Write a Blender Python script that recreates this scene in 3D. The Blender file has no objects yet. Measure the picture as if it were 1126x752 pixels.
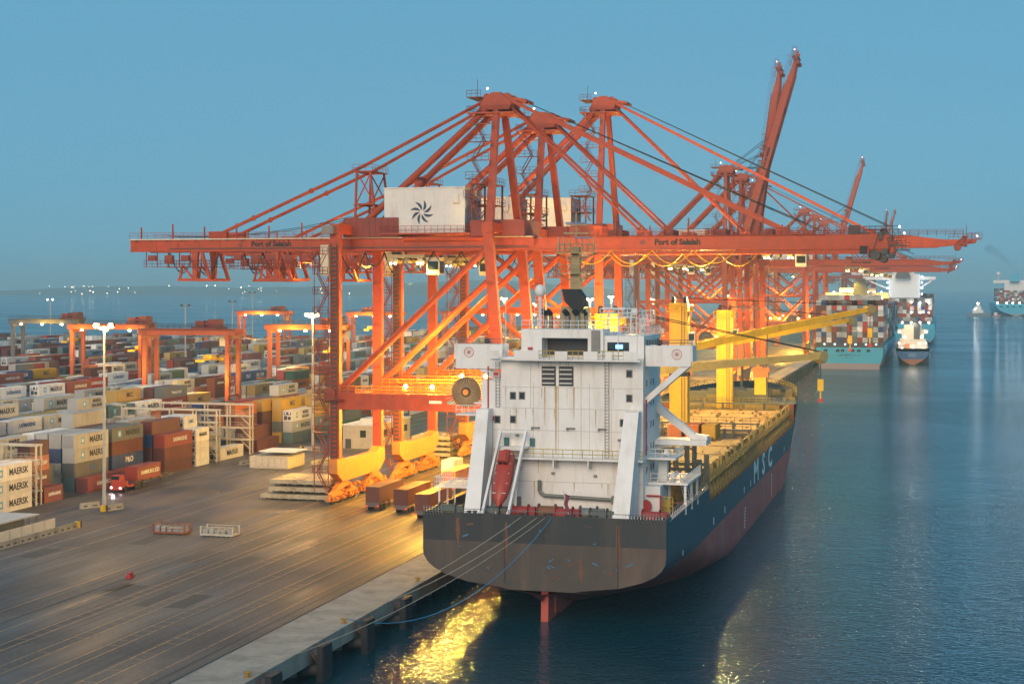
import bpy, math, random
import numpy as np
from mathutils import Vector, Matrix
random.seed(7)
R = math.radians
scn = bpy.context.scene
COL = scn.collection

# ---------------------------------------------------------------- camera
# world frame: +Y runs along the quay away from the viewer, +X towards the water, quay deck at z = 0
CAMZ = 37.25
YAW = R(15.15)
cam_d = bpy.data.cameras.new('camera')
cam = bpy.data.objects.new('camera', cam_d); COL.objects.link(cam)
cam.location = (0, 0, CAMZ); cam.rotation_euler = (R(90), 0, YAW)
cam_d.sensor_width = 36; cam_d.lens = 1750 / 1126 * 36
cam_d.shift_y = -61 / 1126
cam_d.clip_start = 1; cam_d.clip_end = 60000
scn.camera = cam

# ---------------------------------------------------------------- light of the dusk
SUN_EL, SUN_ROT = 16.0, 240.0
w = bpy.data.worlds.new('World'); scn.world = w; w.use_nodes = True
nt = w.node_tree; nt.nodes.clear()
sky = nt.nodes.new('ShaderNodeTexSky'); sky.sky_type = 'NISHITA'; sky.sun_disc = False
sky.sun_elevation = R(SUN_EL); sky.sun_rotation = R(SUN_ROT)
sky.altitude = 0; sky.air_density = 1.0; sky.dust_density = 0.6; sky.ozone_density = 6.0
tint = nt.nodes.new('ShaderNodeMix'); tint.data_type = 'RGBA'; tint.blend_type = 'MULTIPLY'
tint.inputs[0].default_value = 1.0; tint.inputs[7].default_value = (.60, .98, 1.06, 1)
bg = nt.nodes.new('ShaderNodeBackground'); bg.inputs[1].default_value = 0.125
wo = nt.nodes.new('ShaderNodeOutputWorld')
gam = nt.nodes.new('ShaderNodeGamma'); gam.inputs[1].default_value = .7
nt.links.new(sky.outputs[0], gam.inputs[0]); nt.links.new(gam.outputs[0], tint.inputs[6]); 
dusk = nt.nodes.new('ShaderNodeMix'); dusk.data_type = 'RGBA'; dusk.inputs[0].default_value = .78; dusk.inputs[7].default_value = (.68, 1.86, 2.76, 1)
nt.links.new(tint.outputs[2], dusk.inputs[6]); nt.links.new(dusk.outputs[2], bg.inputs[0]); nt.links.new(bg.outputs[0], wo.inputs[0])
SKYTINT = tint

sun_d = bpy.data.lights.new('sun', 'SUN'); sun = bpy.data.objects.new('sun', sun_d); COL.objects.link(sun)
sun_d.energy = 1.55; sun_d.angle = R(40); sun_d.color = (1.0, 0.76, 0.55)
sd = Vector((math.sin(R(182)), math.cos(R(182)), math.tan(R(22))))
sun.rotation_euler = sd.to_track_quat('Z', 'Y').to_euler()

scn.view_settings.view_transform = 'Standard'; scn.view_settings.look = 'None'
scn.view_settings.gamma = 1; scn.view_settings.use_curve_mapping = False
scn.view_settings.exposure = 0.75
scn.cycles.max_bounces = 5; scn.cycles.diffuse_bounces = 2; scn.cycles.glossy_bounces = 3
scn.cycles.volume_bounces = 0; scn.cycles.transparent_max_bounces = 4
scn.cycles.caustics_reflective = False; scn.cycles.caustics_refractive = False
scn.cycles.sample_clamp_indirect = 4.0
scn.cycles.use_denoising = True

# ---------------------------------------------------------------- tagging
def tag(o, label=None, cat=None, group=None, kind=None):
    if label: o['label'] = label
    if cat: o['category'] = cat
    if group: o['group'] = group
    if kind: o['kind'] = kind
    return o
def thing(name, loc, label, cat, group=None, rz=0):
    o = bpy.data.objects.new(name, None); COL.objects.link(o)
    o.location = loc; o.rotation_euler = (0, 0, rz); o.empty_display_size = .5
    return tag(o, label, cat, group)
def copy_tree(o, parent=None):
    c = o.copy(); COL.objects.link(c)
    if parent:
        c.parent = parent
    for ch in list(o.children): copy_tree(ch, c)
    return c

# ---------------------------------------------------------------- materials
MATS = {}
def mat(name, col, rough=.6, metal=0., var=.12, scale=1.2, bump=0., dirt=None, dirt_amt=.35, dirt_scale=.35, streak=False, rnd=0., spec=.5):
    """painted / weathered surface: base colour with cloudy wear, optional second (rust, dirt) colour in patches"""
    if name in MATS: return MATS[name]
    m = bpy.data.materials.new(name); m.use_nodes = True; nt = m.node_tree; n = nt.nodes; L = nt.links
    p = n['Principled BSDF']; p.inputs['Roughness'].default_value = rough; p.inputs['Metallic'].default_value = metal
    p.inputs['Specular IOR Level'].default_value = spec
    tc = n.new('ShaderNodeTexCoord')
    src = tc.outputs['Object']
    if streak:
        mp = n.new('ShaderNodeMapping'); mp.inputs['Scale'].default_value = (1, 1, .16); L.new(src, mp.inputs[0]); ssrc = mp.outputs[0]
    else: ssrc = src
    nz = n.new('ShaderNodeTexNoise'); nz.inputs['Scale'].default_value = scale; nz.inputs['Detail'].default_value = 6; nz.inputs['Roughness'].default_value = .65
    L.new(src, nz.inputs[0])
    mr = n.new('ShaderNodeMapRange'); mr.inputs[1].default_value = .25; mr.inputs[2].default_value = .75
    mr.inputs[3].default_value = 1 - var; mr.inputs[4].default_value = 1 + var; L.new(nz.outputs[0], mr.inputs[0])
    hsv = n.new('ShaderNodeHueSaturation'); hsv.inputs['Color'].default_value = (*col, 1); L.new(mr.outputs[0], hsv.inputs['Value'])
    out = hsv.outputs[0]
    if rnd:
        oi = n.new('ShaderNodeObjectInfo'); h2 = n.new('ShaderNodeHueSaturation')
        r1 = n.new('ShaderNodeMapRange'); r1.inputs[3].default_value = 1 - rnd; r1.inputs[4].default_value = 1 + rnd * .7
        L.new(oi.outputs['Random'], r1.inputs[0]); L.new(r1.outputs[0], h2.inputs['Value'])
        fr = n.new('ShaderNodeMath'); fr.operation = 'FRACT'; ml = n.new('ShaderNodeMath'); ml.operation = 'MULTIPLY'; ml.inputs[1].default_value = 7.31
        L.new(oi.outputs['Random'], ml.inputs[0]); L.new(ml.outputs[0], fr.inputs[0])
        r2 = n.new('ShaderNodeMapRange'); r2.inputs[3].default_value = .75; r2.inputs[4].default_value = 1.12
        L.new(fr.outputs[0], r2.inputs[0]); L.new(r2.outputs[0], h2.inputs['Saturation'])
        L.new(out, h2.inputs['Color']); out = h2.outputs[0]
    if dirt:
        nd = n.new('ShaderNodeTexNoise'); nd.inputs['Scale'].default_value = dirt_scale; nd.inputs['Detail'].default_value = 8; nd.inputs['Roughness'].default_value = .7
        L.new(ssrc, nd.inputs[0])
        cr = n.new('ShaderNodeMapRange'); cr.inputs[1].default_value = .5; cr.inputs[2].default_value = .72; cr.inputs[4].default_value = dirt_amt
        L.new(nd.outputs[0], cr.inputs[0])
        mx = n.new('ShaderNodeMix'); mx.data_type = 'RGBA'; mx.inputs[7].default_value = (*dirt, 1)
        L.new(cr.outputs[0], mx.inputs[0]); L.new(out, mx.inputs[6]); out = mx.outputs[2]
    L.new(out, p.inputs['Base Color'])
    if bump:
        b = n.new('ShaderNodeBump'); b.inputs['Strength'].default_value = bump; b.inputs['Distance'].default_value = .05
        L.new(nz.outputs[0], b.inputs['Height']); L.new(b.outputs[0], p.inputs['Normal'])
    MATS[name] = m
    return m
def emit(name, col, strength):
    if name in MATS: return MATS[name]
    m = bpy.data.materials.new(name); m.use_nodes = True; p = m.node_tree.nodes['Principled BSDF']
    p.inputs['Base Color'].default_value = (*col, 1)
    p.inputs['Emission Color'].default_value = (*col, 1); p.inputs['Emission Strength'].default_value = strength
    MATS[name] = m; return m

LAMPK = 1.3
RUST = (.14, .055, .025)
crane_red = mat('crane_red', (.37, .048, .012), .55, var=.22, scale=.7, dirt=(.22, .045, .028), dirt_amt=.75, dirt_scale=.5, streak=True)
crane_dark = mat('crane_dark_red', (.22, .038, .026), .6, var=.15, scale=.5, dirt=(.12, .04, .03), dirt_amt=.5, streak=True)
black = mat('black_rubber', (.018, .018, .02), .7)
steel = mat('grey_steel', (.22, .22, .21), .55, .3, dirt=RUST, dirt_amt=.4)
dark_steel = mat('dark_steel', (.06, .062, .065), .6, .2, dirt=RUST, dirt_amt=.3)
house_white = mat('house_white', (.66, .65, .62), .5, var=.06, dirt=(.35, .27, .2), dirt_amt=.35, streak=True, dirt_scale=.5)
ship_white = mat('ship_white', (.80, .79, .76), .45, var=.07, scale=.3, dirt=(.46, .36, .24), dirt_amt=.5, streak=True, dirt_scale=.45)
white_paint = mat('white_paint', (.75, .75, .73), .5)
cream = mat('cream_steel', (.6, .53, .4), .6, dirt=RUST, dirt_amt=.4, dirt_scale=.8)
yellow_paint = mat('yellow_paint', (.80, .47, .02), .5, var=.1, dirt=(.3, .16, .03), dirt_amt=.5, dirt_scale=.4, streak=True)
ochre = mat('ochre_deck', (.46, .30, .10), .75, var=.3, scale=.35, dirt=(.16, .09, .05), dirt_amt=.8, dirt_scale=.6)
navy = mat('navy_emblem', (.02, .04, .09), .5)
sodium = emit('sodium_lamp', (1., .56, .13), 200.)
sodium_far = emit('sodium_lamp_far', (1., .62, .2), 40.)
white_lamp = emit('white_lamp', (1., .9, .8), 14.)
cool_lamp = emit('cool_lamp', (.75, .9, 1.), 12.)

# ---------------------------------------------------------------- mesh collector
class MB:
    def __init__(s): s.v = []; s.f = []; s.mi = []
    def poly(s, pts, faces, mi=0):
        b = len(s.v); s.v += [tuple(p) for p in pts]
        for f in faces: s.f.append([b + i for i in f]); s.mi.append(mi)
        return s
    def box(s, x0, x1, y0, y1, z0, z1, mi=0):
        if x0 > x1: x0, x1 = x1, x0
        if y0 > y1: y0, y1 = y1, y0
        if z0 > z1: z0, z1 = z1, z0
        p = [(x0,y0,z0),(x1,y0,z0),(x1,y1,z0),(x0,y1,z0),(x0,y0,z1),(x1,y0,z1),(x1,y1,z1),(x0,y1,z1)]
        return s.poly(p, [(3,2,1,0),(4,5,6,7),(0,1,5,4),(1,2,6,5),(2,3,7,6),(3,0,4,7)], mi)
    def frustum(s, c0, s0, c1, s1, mi=0):
        """box from a rectangle (centre c0, size s0=(sx,sy)) to another"""
        p = []
        for c, q in ((c0, s0), (c1, s1)):
            for sx, sy in ((-1,-1),(1,-1),(1,1),(-1,1)):
                p.append((c[0]+sx*q[0]/2, c[1]+sy*q[1]/2, c[2]))
        return s.poly(p, [(3,2,1,0),(4,5,6,7),(0,1,5,4),(1,2,6,5),(2,3,7,6),(3,0,4,7)], mi)
    def beam(s, a, b, wd, ht, wd1=None, ht1=None, mi=0, up=(0,0,1)):
        """rectangular beam from a to b; wd across, ht along the up side"""
        a = Vector(a); b = Vector(b); d = (b-a).normalized(); u = Vector(up)
        if abs(d.dot(u)) > .98: u = Vector((0,1,0)) if abs(d.z) > .9 else Vector((0,0,1))
        sd_ = d.cross(u).normalized(); u = sd_.cross(d).normalized()
        p = []
        for c, ww, hh in ((a, wd, ht), (b, wd1 or wd, ht1 or ht)):
            for i, j in ((-1,-1),(1,-1),(1,1),(-1,1)): p.append(c + sd_*(i*ww/2) + u*(j*hh/2))
        return s.poly(p, [(0,1,2,3),(7,6,5,4),(4,5,1,0),(5,6,2,1),(6,7,3,2),(7,4,0,3)], mi)
    def tube(s, a, b, r, r1=None, n=10, mi=0, cap=True):
        a = Vector(a); b = Vector(b); d = b-a
        if d.length < 1e-6: return s
        d.normalize(); u = Vector((0,0,1)) if abs(d.z) < .95 else Vector((1,0,0))
        x = d.cross(u).normalized(); y = d.cross(x).normalized(); r1 = r if r1 is None else r1
        p = [a + x*(r*math.cos(2*math.pi*i/n)) + y*(r*math.sin(2*math.pi*i/n)) for i in range(n)]
        p += [b + x*(r1*math.cos(2*math.pi*i/n)) + y*(r1*math.sin(2*math.pi*i/n)) for i in range(n)]
        f = [(i, (i+1) % n, n+(i+1) % n, n+i) for i in range(n)]
        if cap: f += [tuple(range(n))[::-1], tuple(range(n, 2*n))]
        return s.poly(p, f, mi)
    def path(s, pts, r, n=6, mi=0):
        for i in range(len(pts)-1): s.tube(pts[i], pts[i+1], r, n=n, mi=mi, cap=False)
        return s
    def sag(s, a, b, drop, r, k=10, n=5, mi=0):
        a = Vector(a); b = Vector(b)
        pts = [a.lerp(b, i/k) - Vector((0,0,4*drop*(i/k)*(1-i/k))) for i in range(k+1)]
        return s.path(pts, r, n, mi)
    def ball(s, c, r, n=10, m=6, mi=0, sc=(1,1,1)):
        p = [(c[0], c[1], c[2]-r*sc[2])]
        for j in range(1, m):
            t = -math.pi/2 + math.pi*j/m
            for i in range(n):
                a = 2*math.pi*i/n; p.append((c[0]+r*sc[0]*math.cos(t)*math.cos(a), c[1]+r*sc[1]*math.cos(t)*math.sin(a), c[2]+r*sc[2]*math.sin(t)))
        p.append((c[0], c[1], c[2]+r*sc[2])); e = len(p)-1; f = []
        for i in range(n):
            f.append((0, 1+(i+1) % n, 1+i)); f.append((e, e-n+i, e-n+(i+1) % n))
            for j in range(m-2): q = 1+j*n; f.append((q+i, q+(i+1) % n, q+n+(i+1) % n, q+n+i))
        return s.poly(p, f, mi)
    def prism(s, pts, axis, a, b, mi=0):
        """extrude a 2-D outline along axis ('x','y','z') from a to b"""
        n = len(pts); P = []
        for c in (a, b):
            for q in pts: P.append({'x': (c, q[0], q[1]), 'y': (q[0], c, q[1]), 'z': (q[0], q[1], c)}[axis])
        return s.poly(P, [tuple(range(n))[::-1], tuple(range(n, 2*n))] + [(i, (i+1) % n, n+(i+1) % n, n+i) for i in range(n)], mi)
    def rail(s, pts, h=1.1, step=2.0, r=.04, mi=0, mid=True):
        """guard rail following pts"""
        for i in range(len(pts)-1):
            a = Vector(pts[i]); b = Vector(pts[i+1]); L = (b-a).length; k = max(1, round(L/step))
            for lv in ((h, h*.5) if mid else (h,)): s.tube(a+Vector((0,0,lv)), b+Vector((0,0,lv)), r, n=4, mi=mi, cap=False)
            for j in range(k+1):
                q = a.lerp(b, j/k); s.tube(q, q+Vector((0,0,h)), r, n=4, mi=mi, cap=False)
        return s
    def stair(s, a, b, wd, mi=0):
        """stair flight: two stringers and hand rails"""
        a = Vector(a); b = Vector(b); d = (b-a); dh = Vector((d.x, d.y, 0)).normalized(); sd_ = Vector((-dh.y, dh.x, 0))
        for k in (-1, 1):
            s.beam(a+sd_*(k*wd/2), b+sd_*(k*wd/2), .06, .16, mi=mi)
            s.tube(a+sd_*(k*wd/2)+Vector((0,0,1)), b+sd_*(k*wd/2)+Vector((0,0,1)), .04, n=4, mi=mi, cap=False)
        k = max(2, int(d.length/.9))
        for i in range(k+1): q = a.lerp(b, i/k); s.beam(q-sd_*(wd/2), q+sd_*(wd/2), .22, .04, mi=mi)
        return s
    def cut(s):
        if not hasattr(s, 'cuts'): s.cuts = []
        s.cuts.append((len(s.v), len(s.f))); return s
    def build_each(s, name, m, parent=None, smooth=False):
        """one object per stretch between cuts"""
        s.cut(); a = (0, 0); out_ = []
        for c in s.cuts:
            if c[1] > a[1]:
                q = MB(); q.v = s.v[a[0]:c[0]]; q.f = [[i-a[0] for i in f] for f in s.f[a[1]:c[1]]]; q.mi = s.mi[a[1]:c[1]]
                out_.append(q.build(name, m, parent, smooth))
            a = c
        return out_
    def build(s, name, m, parent=None, smooth=False, loc=None):
        me = bpy.data.meshes.new(name); me.from_pydata(s.v, [], s.f)
        for q in (m if isinstance(m, (list, tuple)) else [m]): me.materials.append(q)
        if len(me.polygons) == len(s.mi): me.polygons.foreach_set('material_index', s.mi)
        if smooth: me.polygons.foreach_set('use_smooth', [True]*len(me.polygons))
        me.update()
        o = bpy.data.objects.new(name, me); COL.objects.link(o)
        if parent: o.parent = parent
        if loc: o.location = loc
        return o

_tcache = {}
def text_data(body, size, bold=.0):
    key = (body, size, bold)
    if key not in _tcache:
        cu = bpy.data.curves.new('lettering', 'FONT'); cu.body = body; cu.size = size; cu.extrude = .012; cu.offset = bold
        cu.align_x = 'CENTER'; cu.align_y = 'CENTER'; cu.resolution_u = 2
        o = bpy.data.objects.new('lettering', cu); COL.objects.link(o)
        bpy.context.view_layer.update()
        me = bpy.data.meshes.new_from_object(o.evaluated_get(bpy.context.evaluated_depsgraph_get()))
        bpy.data.objects.remove(o); _tcache[key] = me; me.name = 'lettering'
    return _tcache[key]
AX = {'+x': Matrix(((0,0,1),(1,0,0),(0,1,0))), '-y': Matrix(((1,0,0),(0,0,-1),(0,1,0)))}
def lettering(body, size, face, loc, m, parent, bold=.0, name='lettering', stretch=1.0):
    me = text_data(body, size, bold)
    if not me.materials: me.materials.append(m)
    o = bpy.data.objects.new(name, me); COL.objects.link(o); o.parent = parent
    M = AX[face].to_4x4(); M.translation = loc
    o.matrix_local = M @ Matrix.Diagonal((stretch, 1, 1, 1))
    o.material_slots[0].link = 'OBJECT'; o.material_slots[0].material = m
    return o
def lamp(name, loc, energy, col=(1., .55, .06), r=.35, parent=None, spot=None, aim=None):
    d = bpy.data.lights.new(name, 'SPOT' if spot else 'POINT'); d.energy = energy; d.color = col; d.shadow_soft_size = r
    if spot: d.spot_size = R(spot); d.spot_blend = .6
    o = bpy.data.objects.new(name, d); COL.objects.link(o); o.location = loc
    if aim is not None: o.rotation_euler = (Vector(loc)-Vector(aim)).to_track_quat('Z', 'Y').to_euler()
    if parent: o.parent = parent
    return o
# ================================================================ SETTING
HAZE = 0.00016
WATER = -3.5
EDGE, RAILW, RAILL = -63.3, -70.35, -100.8
def asphalt_mat():
    m = bpy.data.materials.new('apron_asphalt'); m.use_nodes = True; nt = m.node_tree; n = nt.nodes; L = nt.links
    p = n['Principled BSDF']
    tc = n.new('ShaderNodeTexCoord')
    mp = n.new('ShaderNodeMapping'); mp.inputs['Scale'].default_value = (1, .12, 1); L.new(tc.outputs['Object'], mp.inputs[0])
    a = n.new('ShaderNodeTexNoise'); a.inputs['Scale'].default_value = .25; a.inputs['Detail'].default_value = 7; L.new(mp.outputs[0], a.inputs[0])
    b = n.new('ShaderNodeTexNoise'); b.inputs['Scale'].default_value = .05; b.inputs['Detail'].default_value = 6; L.new(tc.outputs['Object'], b.inputs[0])
    c = n.new('ShaderNodeTexNoise'); c.inputs['Scale'].default_value = 2.; c.inputs['Detail'].default_value = 8; L.new(tc.outputs['Object'], c.inputs[0])
    s = n.new('ShaderNodeMath'); s.operation = 'ADD'; L.new(a.outputs[0], s.inputs[0]); L.new(b.outputs[0], s.inputs[1])
    s2 = n.new('ShaderNodeMath'); s2.operation = 'MULTIPLY_ADD'; s2.inputs[1].default_value = .5; L.new(c.outputs[0], s2.inputs[0]); L.new(s.outputs[0], s2.inputs[2])
    cr = n.new('ShaderNodeValToRGB'); cr.color_ramp.elements[0].position = .85; cr.color_ramp.elements[0].color = (.045, .036, .032, 1)
    cr.color_ramp.elements[1].position = 1.0; cr.color_ramp.elements[1].color = (.12, .094, .078, 1)
    sc = n.new('ShaderNodeMath'); sc.operation = 'MULTIPLY'; sc.inputs[1].default_value = .74; L.new(s2.outputs[0], sc.inputs[0])
    L.new(sc.outputs[0], cr.inputs[0])
    m2 = n.new('ShaderNodeMapping'); m2.inputs['Scale'].default_value = (1.1, .012, 1); m2.inputs['Rotation'].default_value = (0, 0, R(1.2)); L.new(tc.outputs['Object'], m2.inputs[0])
    t_ = n.new('ShaderNodeTexNoise'); t_.inputs['Scale'].default_value = 1.; t_.inputs['Detail'].default_value = 5; L.new(m2.outputs[0], t_.inputs[0])
    tr = n.new('ShaderNodeMapRange'); tr.inputs[1].default_value = .5; tr.inputs[2].default_value = .68; tr.inputs[4].default_value = .75; L.new(t_.outputs[0], tr.inputs[0])
    x1 = n.new('ShaderNodeMix'); x1.data_type = 'RGBA'; x1.inputs[7].default_value = (.016, .014, .014, 1); L.new(tr.outputs[0], x1.inputs[0]); L.new(cr.outputs[0], x1.inputs[6])
    st = n.new('ShaderNodeTexNoise'); st.inputs['Scale'].default_value = .13; st.inputs['Detail'].default_value = 9; st.inputs['Roughness'].default_value = .72; st.inputs['Distortion'].default_value = 1.; L.new(tc.outputs['Object'], st.inputs[0])
    sr = n.new('ShaderNodeMapRange'); sr.inputs[1].default_value = .56; sr.inputs[2].default_value = .70; sr.inputs[4].default_value = .8; L.new(st.outputs[0], sr.inputs[0])
    x2 = n.new('ShaderNodeMix'); x2.data_type = 'RGBA'; x2.inputs[7].default_value = (.11, .095, .085, 1); L.new(sr.outputs[0], x2.inputs[0]); L.new(x1.outputs[2], x2.inputs[6]); L.new(x2.outputs[2], p.inputs['Base Color'])
    rr = n.new('ShaderNodeMapRange'); rr.inputs[1].default_value = .35; rr.inputs[2].default_value = .65; rr.inputs[3].default_value = .42; rr.inputs[4].default_value = .72
    L.new(a.outputs[0], rr.inputs[0]); L.new(rr.outputs[0], p.inputs['Roughness'])
    bp = n.new('ShaderNodeBump'); bp.inputs['Strength'].default_value = .35; bp.inputs['Distance'].default_value = .03
    L.new(c.outputs[0], bp.inputs['Height']); L.new(bp.outputs[0], p.inputs['Normal'])
    return m
asphalt = asphalt_mat()
concrete = mat('cope_concrete', (.36, .30, .24), .85, var=.25, scale=.35, bump=.3, dirt=(.12, .10, .09), dirt_amt=.7, dirt_scale=.25)
wallcon = mat('quay_wall_concrete', (.26, .25, .23), .85, var=.25, scale=.6, bump=.3, dirt=(.07, .06, .055), dirt_amt=.8, dirt_scale=.4)

# ground of the terminal: one slab with its shoreline; the quay runs on far beyond the yard
g = MB()
out = [(-1100, -120), (EDGE-6.6, -120), (EDGE-6.6, 2050), (-330, 2050), (-330, 1040), (-360, 800), (-700, 790), (-1100, 760)]
n_ = len(out)
g.poly([(x, y, 0) for x, y in out] + [(x, y, -6) for x, y in out], [tuple(range(n_))] + [(i, n_+i, n_+(i+1) % n_, (i+1) % n_) for i in range(n_)])
tag(g.build('ground', asphalt), kind='structure')
# concrete cope strip along the edge, on its beam; open underneath on piles
c = MB()
c.box(EDGE-6.6, EDGE, -120, 2050, -1.1, .012)
c.box(EDGE-1.2, EDGE-.003, -120, 2050, -1.9, -1.1)
tag(c.build('quay_pavement', [concrete]), kind='structure')
# crane rails with their slots, and the cable trench
r_ = MB()
for x in (RAILW, RAILL): r_.box(x-.22, x+.22, -120, 2000, .014, .018)
r_.box(RAILW-1.5, RAILW-1.3, -120, 2000, .004, .008)
tag(r_.build('ground_groove', black), kind='structure')
r2 = MB()
for x in (RAILW, RAILL): r2.box(x-.06, x+.06, -120, 2000, .019, .05)
tag(r2.build('ground_rail', steel), kind='structure')

def paint_mat(name, col):
    m = bpy.data.materials.new(name); m.use_nodes = True; nt = m.node_tree; n = nt.nodes; L = nt.links; p = n['Principled BSDF']
    tc = n.new('ShaderNodeTexCoord'); a = n.new('ShaderNodeTexNoise'); a.inputs['Scale'].default_value = .8; a.inputs['Detail'].default_value = 8; a.inputs['Roughness'].default_value = .75
    L.new(tc.outputs['Object'], a.inputs[0])
    r = n.new('ShaderNodeMapRange'); r.inputs[1].default_value = .4; r.inputs[2].default_value = .62; L.new(a.outputs[0], r.inputs[0])
    x = n.new('ShaderNodeMix'); x.data_type = 'RGBA'; x.inputs[6].default_value = (*col, 1); x.inputs[7].default_value = (.11, .09, .07, 1)
    L.new(r.outputs[0], x.inputs[0]); L.new(x.outputs[2], p.inputs['Base Color']); p.inputs['Roughness'].default_value = .5
    return m
ypaint = paint_mat('road_marking_yellow', (.50, .27, .05)); wpaint = paint_mat('road_marking_white', (.4, .38, .34))
l = MB()
for x in (-73.3, -76.8, -78.6, -82.3, -83.9, -87.6, -89.3, -93.1, -94.6, -98.3, -104.3, -119.4): l.box(x-.09, x+.09, 60, 1500, .004, .009)
for x0, x1 in ((-78.6, -76.8), (-83.9, -82.3), (-89.3, -87.6), (-94.6, -93.1)):
    for k in range(60):
        y = 120 + k*2.4
        if 60 < y % 90 < 90 or random.random() < .25: l.box(x0+.1, x1-.1, y-.06, y+.06, .0045, .0085)
for x, y0 in ((-131, 262), (-133, 300)):   # short turning arcs
    for k in range(10):
        a0, a1 = R(k*9), R(k*9+9); l.beam((x+5*math.cos(a0), y0+5*math.sin(a0), .007), (x+5*math.cos(a1), y0+5*math.sin(a1), .007), .15, .004)
tag(l.build('road_marking_yellow', ypaint), kind='structure')
l = MB()
l.box(-124.6, -124.4, 60, 700, .004, .009); l.box(-142.1, -141.95, 60, 700, .004, .009)
tag(l.build('road_marking_white', wpaint), kind='structure')

pm = mat('asphalt_patch', (.066, .055, .048), .7, var=.3, scale=1.5, bump=.3); pr = random.Random(6)
q_ = MB()
for k in range(26):
    x = pr.uniform(-140, -75); y = pr.uniform(120, 300); w_ = pr.uniform(.8, 3.4); h_ = pr.uniform(2, 11); q_.poly([(x, y, .0025), (x+w_, y+pr.uniform(-.2, .2), .0025), (x+w_*pr.uniform(.9, 1.1), y+h_, .0025), (x, y+h_, .0025)], [(0, 1, 2, 3)])
tag(q_.build('ground_patch', pm), kind='structure')
q_ = MB()
for y in range(140, 330, 24):
    for x in (-97.2, -126.5): q_.box(x-.4, x+.4, y-.4, y+.4, .010, .016)
for y in range(100, 420, 12): q_.box(EDGE-6.5, EDGE-.05, y-.03, y+.03, .0125, .0145)
tag(q_.build('ground_joint', dark_steel), kind='structure')
# ---------------------------------------------------------------- sea
def sea_mat():
    m = bpy.data.materials.new('sea_water'); m.use_nodes = True; nt = m.node_tree; n = nt.nodes; L = nt.links; n.clear()
    o = n.new('ShaderNodeOutputMaterial'); mx = n.new('ShaderNodeMixShader'); gl = n.new('ShaderNodeBsdfGlossy'); df = n.new('ShaderNodeBsdfDiffuse'); fr = n.new('ShaderNodeFresnel')
    fr.inputs['IOR'].default_value = 1.333; gl.inputs['Color'].default_value = (.68, .84, .95, 1); df.inputs['Color'].default_value = (.003, .045, .060, 1)
    tc = n.new('ShaderNodeTexCoord')
    mp = n.new('ShaderNodeMapping'); mp.inputs['Rotation'].default_value = (0, 0, R(20)); mp.inputs['Scale'].default_value = (.8, 1.15, 1); L.new(tc.outputs['Object'], mp.inputs[0])
    def noise(sc, det, dist=0.):
        a = n.new('ShaderNodeTexNoise'); a.inputs['Scale'].default_value = sc; a.inputs['Detail'].default_value = det; a.inputs['Roughness'].default_value = .5; a.inputs['Distortion'].default_value = dist
        L.new(mp.outputs[0], a.inputs[0]); return a.outputs[0]
    a, b, c = noise(1.9, 3, .5), noise(.32, 3, .8), noise(.05, 2)
    s = n.new('ShaderNodeMath'); s.operation = 'MULTIPLY_ADD'; s.inputs[1].default_value = .9; L.new(b, s.inputs[0]); L.new(a, s.inputs[2])
    s2 = n.new('ShaderNodeMath'); s2.operation = 'MULTIPLY_ADD'; s2.inputs[1].default_value = 1.2; L.new(c, s2.inputs[0]); L.new(s.outputs[0], s2.inputs[2])
    # calmer and wind-ruffled patches change the height of the ripples
    w_ = noise(.011, 4, .5); r = n.new('ShaderNodeMapRange'); r.inputs[1].default_value = .38; r.inputs[2].default_value = .62; r.inputs[3].default_value = .11; r.inputs[4].default_value = .25; L.new(w_, r.inputs[0])
    bp = n.new('ShaderNodeBump'); bp.inputs['Strength'].default_value = 1.0; L.new(r.outputs[0], bp.inputs['Distance'])
    L.new(s2.outputs[0], bp.inputs['Height'])
    gl.inputs['Roughness'].default_value = .05
    for q in (gl, df, fr): L.new(bp.outputs[0], q.inputs['Normal'])
    L.new(fr.outputs[0], mx.inputs[0]); L.new(df.outputs[0], mx.inputs[1]); L.new(gl.outputs[0], mx.inputs[2]); L.new(mx.outputs[0], o.inputs[0])
    return m
s_ = MB(); s_.poly([(-14000, -2000, WATER), (14000, -2000, WATER), (14000, 15500, WATER), (-14000, 15500, WATER)], [(0, 1, 2, 3)])
tag(s_.build('sea', sea_mat()), kind='structure')

# ---------------------------------------------------------------- far coast: a low ridge with the lights of a town
coast = mat('coast_scrub', (.10, .10, .085), .95, var=.3, scale=.004)
def coast_strip(x0, x1, y, h, seed):
    rr = random.Random(seed); mb = MB(); k = 60; rows = []
    for j, (dy, f) in enumerate(((0, 0), (120, .35), (500, .8), (1000, 1.), (1500, .4))):
        row = []
        for i in range(k+1):
            t = i/k; e = min(1, t*6, (1-t)*5)
            z = WATER + h*f*e*(.6+.4*math.sin(t*9+seed)+.25*math.sin(t*23+seed*2)+.15*rr.random())
            row.append((x0+(x1-x0)*t, y+dy+120*math.sin(t*7+seed), max(z, WATER-.5) if j else WATER-.3))
        rows.append(row)
    P = [p for r in rows for p in r]; F = []
    for j in range(len(rows)-1):
        for i in range(k): q = j*(k+1)+i; F.append((q, q+1, q+k+2, q+k+1))
    mb.poly(P, F); return mb
tag(coast_strip(-8500, -700, 7000, 55, 1).build('hills', coast, smooth=True), kind='structure')
tl = MB(); rr = random.Random(3)
for i in range(42):
    px = rr.choice([rr.uniform(-10, 560), rr.gauss(110, 30), rr.gauss(300, 60)]); d = rr.uniform(6300, 7400)
    u = (px-563)/1750; X = d*(-math.sin(YAW)+u*math.cos(YAW)); Y = d*(math.cos(YAW)+u*math.sin(YAW))
    tl.ball((X, Y, WATER + rr.uniform(8, 45)), rr.uniform(1.0, 2.4), 6, 4)
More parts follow.
